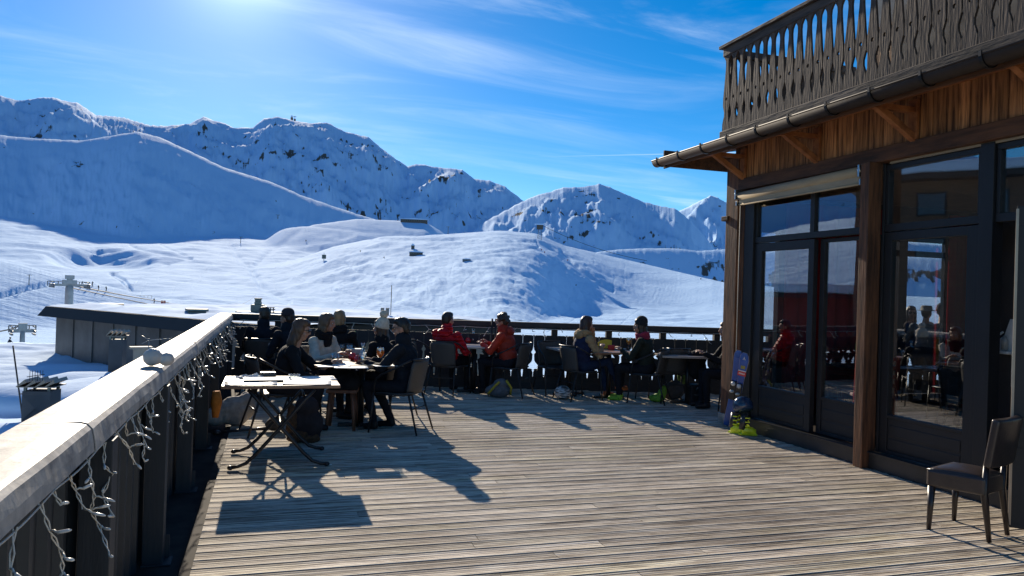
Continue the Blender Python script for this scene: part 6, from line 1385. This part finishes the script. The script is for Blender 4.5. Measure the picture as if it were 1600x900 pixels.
# skiers
def skier(px, py, c, label, h=None, rmin=120):
    q = ground(px, py, rmin)
    if q is None: return
    D = (q-CAM).length; h = 1.75; b = MB()
    b.tube([(-.15, .1, 0), (-.12, .05, .45), (-.08, -.05, .85)], [.08, .08, .11], 6, 1); b.tube([(.15, .1, 0), (.12, .05, .45), (.08, -.05, .85)], [.08, .08, .11], 6, 1); b.tube([(0, -.05, .82), (0, .05, 1.15), (0, .1, 1.42)], [.17, .20, .13], 8, 0); b.tube([(-.2, .08, 1.38), (-.36, .2, 1.1), (-.3, .4, .98)], .06, 6, 0); b.tube([(.2, .08, 1.38), (.36, .2, 1.1), (.3, .4, .98)], .06, 6, 0); b.ell((0, .12, 1.62), (.11, .12, .13), 2, 8, 6)
    co, nr, f = remesh(b, .05, 1); m = MB(); m.v = [tuple(x) for x in co]; m.f = f; m.s = [True]*len(f); m.m = [0 if .85 < sum(co[i][2] for i in fc_)/len(fc_) < 1.5 else (2 if co[fc_[0]][2] >= 1.5 else 1) for fc_ in f]
    m.box((-.2, -.7, -.01), (-.11, 1.0, .03), 1); m.box((.11, -.7, -.01), (.2, 1.0, .03), 1)
    o = m.build('person', [plain('ski_jacket', c, .7), plain('ski_trousers', (.02, .02, .025), .7), plain('ski_helmet_small', (.03, .03, .03), .4)], None, label, 'skier', 'skiers on the pistes', loc=q, rz=random.uniform(0, 6)); o.scale = (1.15,)*3
for i, (px, py, c) in enumerate(((128, 449, (.03, .03, .05)), (137, 453, (.05, .03, .03)), (144, 450, (.02, .03, .06)), (154, 455, (.02, .02, .03)), (166, 458, (.02, .03, .02)), (241, 476, (.05, .05, .06)), (13, 562, (.02, .02, .03)))):
    skier(px, py, c, ['dark skier, leftmost of the row above the metal clad building', 'second skier from the left above the metal clad building', 'third skier from the left above the metal clad building', 'fourth skier from the left above the metal clad building', 'skier at the right end of the row above the metal clad building', 'lone skier left of the red safety markers', 'dark skier at the left edge near the slim pylon'][i])
for i, (px, py) in enumerate(((846, 393), (851, 396), (887, 408), (900, 448), (1095, 438), (563, 394), (600, 404), (478, 380))): 
    q = ground(px, py, 400)
    if q is None: continue
    s = (q-CAM).length/1200; b = MB(); b.tube([(0, 0, -.5*s), (0, 0, 2.6*s)], [.25*s, .5*s], 6); b.box((-.7*s, -.2*s, .9*s), (.7*s, .2*s, 2.6*s)); b.build('piste_marker', plain('red_marker', (.45, .03, .03), .6) if i < 3 else plain('dark_marker', (.05, .04, .04), .6), None, 'small piste marker post far out on the snow', 'piste marker', 'far piste markers', loc=q)
q = ground(255, 477, 150); s = (q-CAM).length/1200
for k, dx in enumerate((-1.6, 1.6)):
    b = MB(); b.box((dx*s-1.4*s, -.1, .6*s), (dx*s+1.4*s, .1, 5*s)); b.tube([(dx*s-1.4*s, 0, -.5), (dx*s-1.4*s, 0, 5*s)], .12*s, 5); b.build('safety_panel', plain('red_safety_panel', (.55, .015, .02), .7), None, ['red safety panel on the piste behind the metal clad building, the left of two', 'red safety panel on the piste behind the metal clad building, the right of two'][k], 'safety panel', 'red safety panels', loc=q)
b = MB(); q = ground(225, 465, 250); s = (q-CAM).length/1200
for i in range(5): b.tube([((-10+5*i)*s, 0, -.5), ((-10+5*i)*s, 0, 2*s)], .25*s, 5)
b.beam((-10*s, 0, 1.8*s), (10*s, 0, 1.8*s), .3*s, .3*s); b.build('snow_fence', M_DARK, None, 'low dark snow fence on the valley floor', 'fence', loc=q)
# ------------------------------------------------------------------ resort building opposite, seen only in the window panes
M_OPP = mat('brown_resort_cladding', (.15, .085, .05), .8, c2=(.10, .06, .04), scale=.8, stretch=(1, 1, 6)); M_OPR = mat('red_brown_resort_cladding', (.20, .05, .04), .8, scale=.8)
def resort(x, y, rz, w, d, z0_, z1_, m_, label):
    r = empty('resort_building', (x, y, z0_), rz, label, 'building', 'resort buildings across the street'); h = z1_-z0_
    b = MB(); b.box((-w/2, -d/2, 0), (w/2, d/2, h)); b.build('wall', m_, r)
    b = MB(); b.box((-w/2-1, -d/2-1.2, h), (w/2+1, d/2+1, h+.35)); b.build('roof_edge', M_DARK, r); b = MB(); b.box((-w/2-.9, -d/2-1.1, h+.352), (w/2+.9, d/2+.9, h+1.1)); b.build('roof_snow', M_SN2, r, bevel=.2)
    for i in range(int(w/3.4)):
        for k in range(int(h/2.9)):
            x0 = -w/2+1+i*3.4; z = .9+k*2.9; f = MB(); f.box((x0, -d/2-.05, z), (x0+1.7, -d/2-.01, z+1.5)); wf = f.build('window', M_FRAME, r); g = MB(); g.box((x0+.1, -d/2-.06, z+.1), (x0+1.6, -d/2-.052, z+1.4)); g.build('pane', plain('dark_pane', (.05, .07, .09), .08), wf)
resort(-37, 38.5, R_(51), 20, 12, -8, 9.6, M_OPP, 'brown resort building with a snow covered roof, reflected in the upper panes'); resort(-32, 53, R_(39), 24, 10, -12, 1.9, M_OPR, 'red brown resort building with a low snowy roof, reflected in the door panes')
resort(-46, 14, R_(80), 24, 12, -8, 10, M_OPP, 'brown resort building farther left across the street')
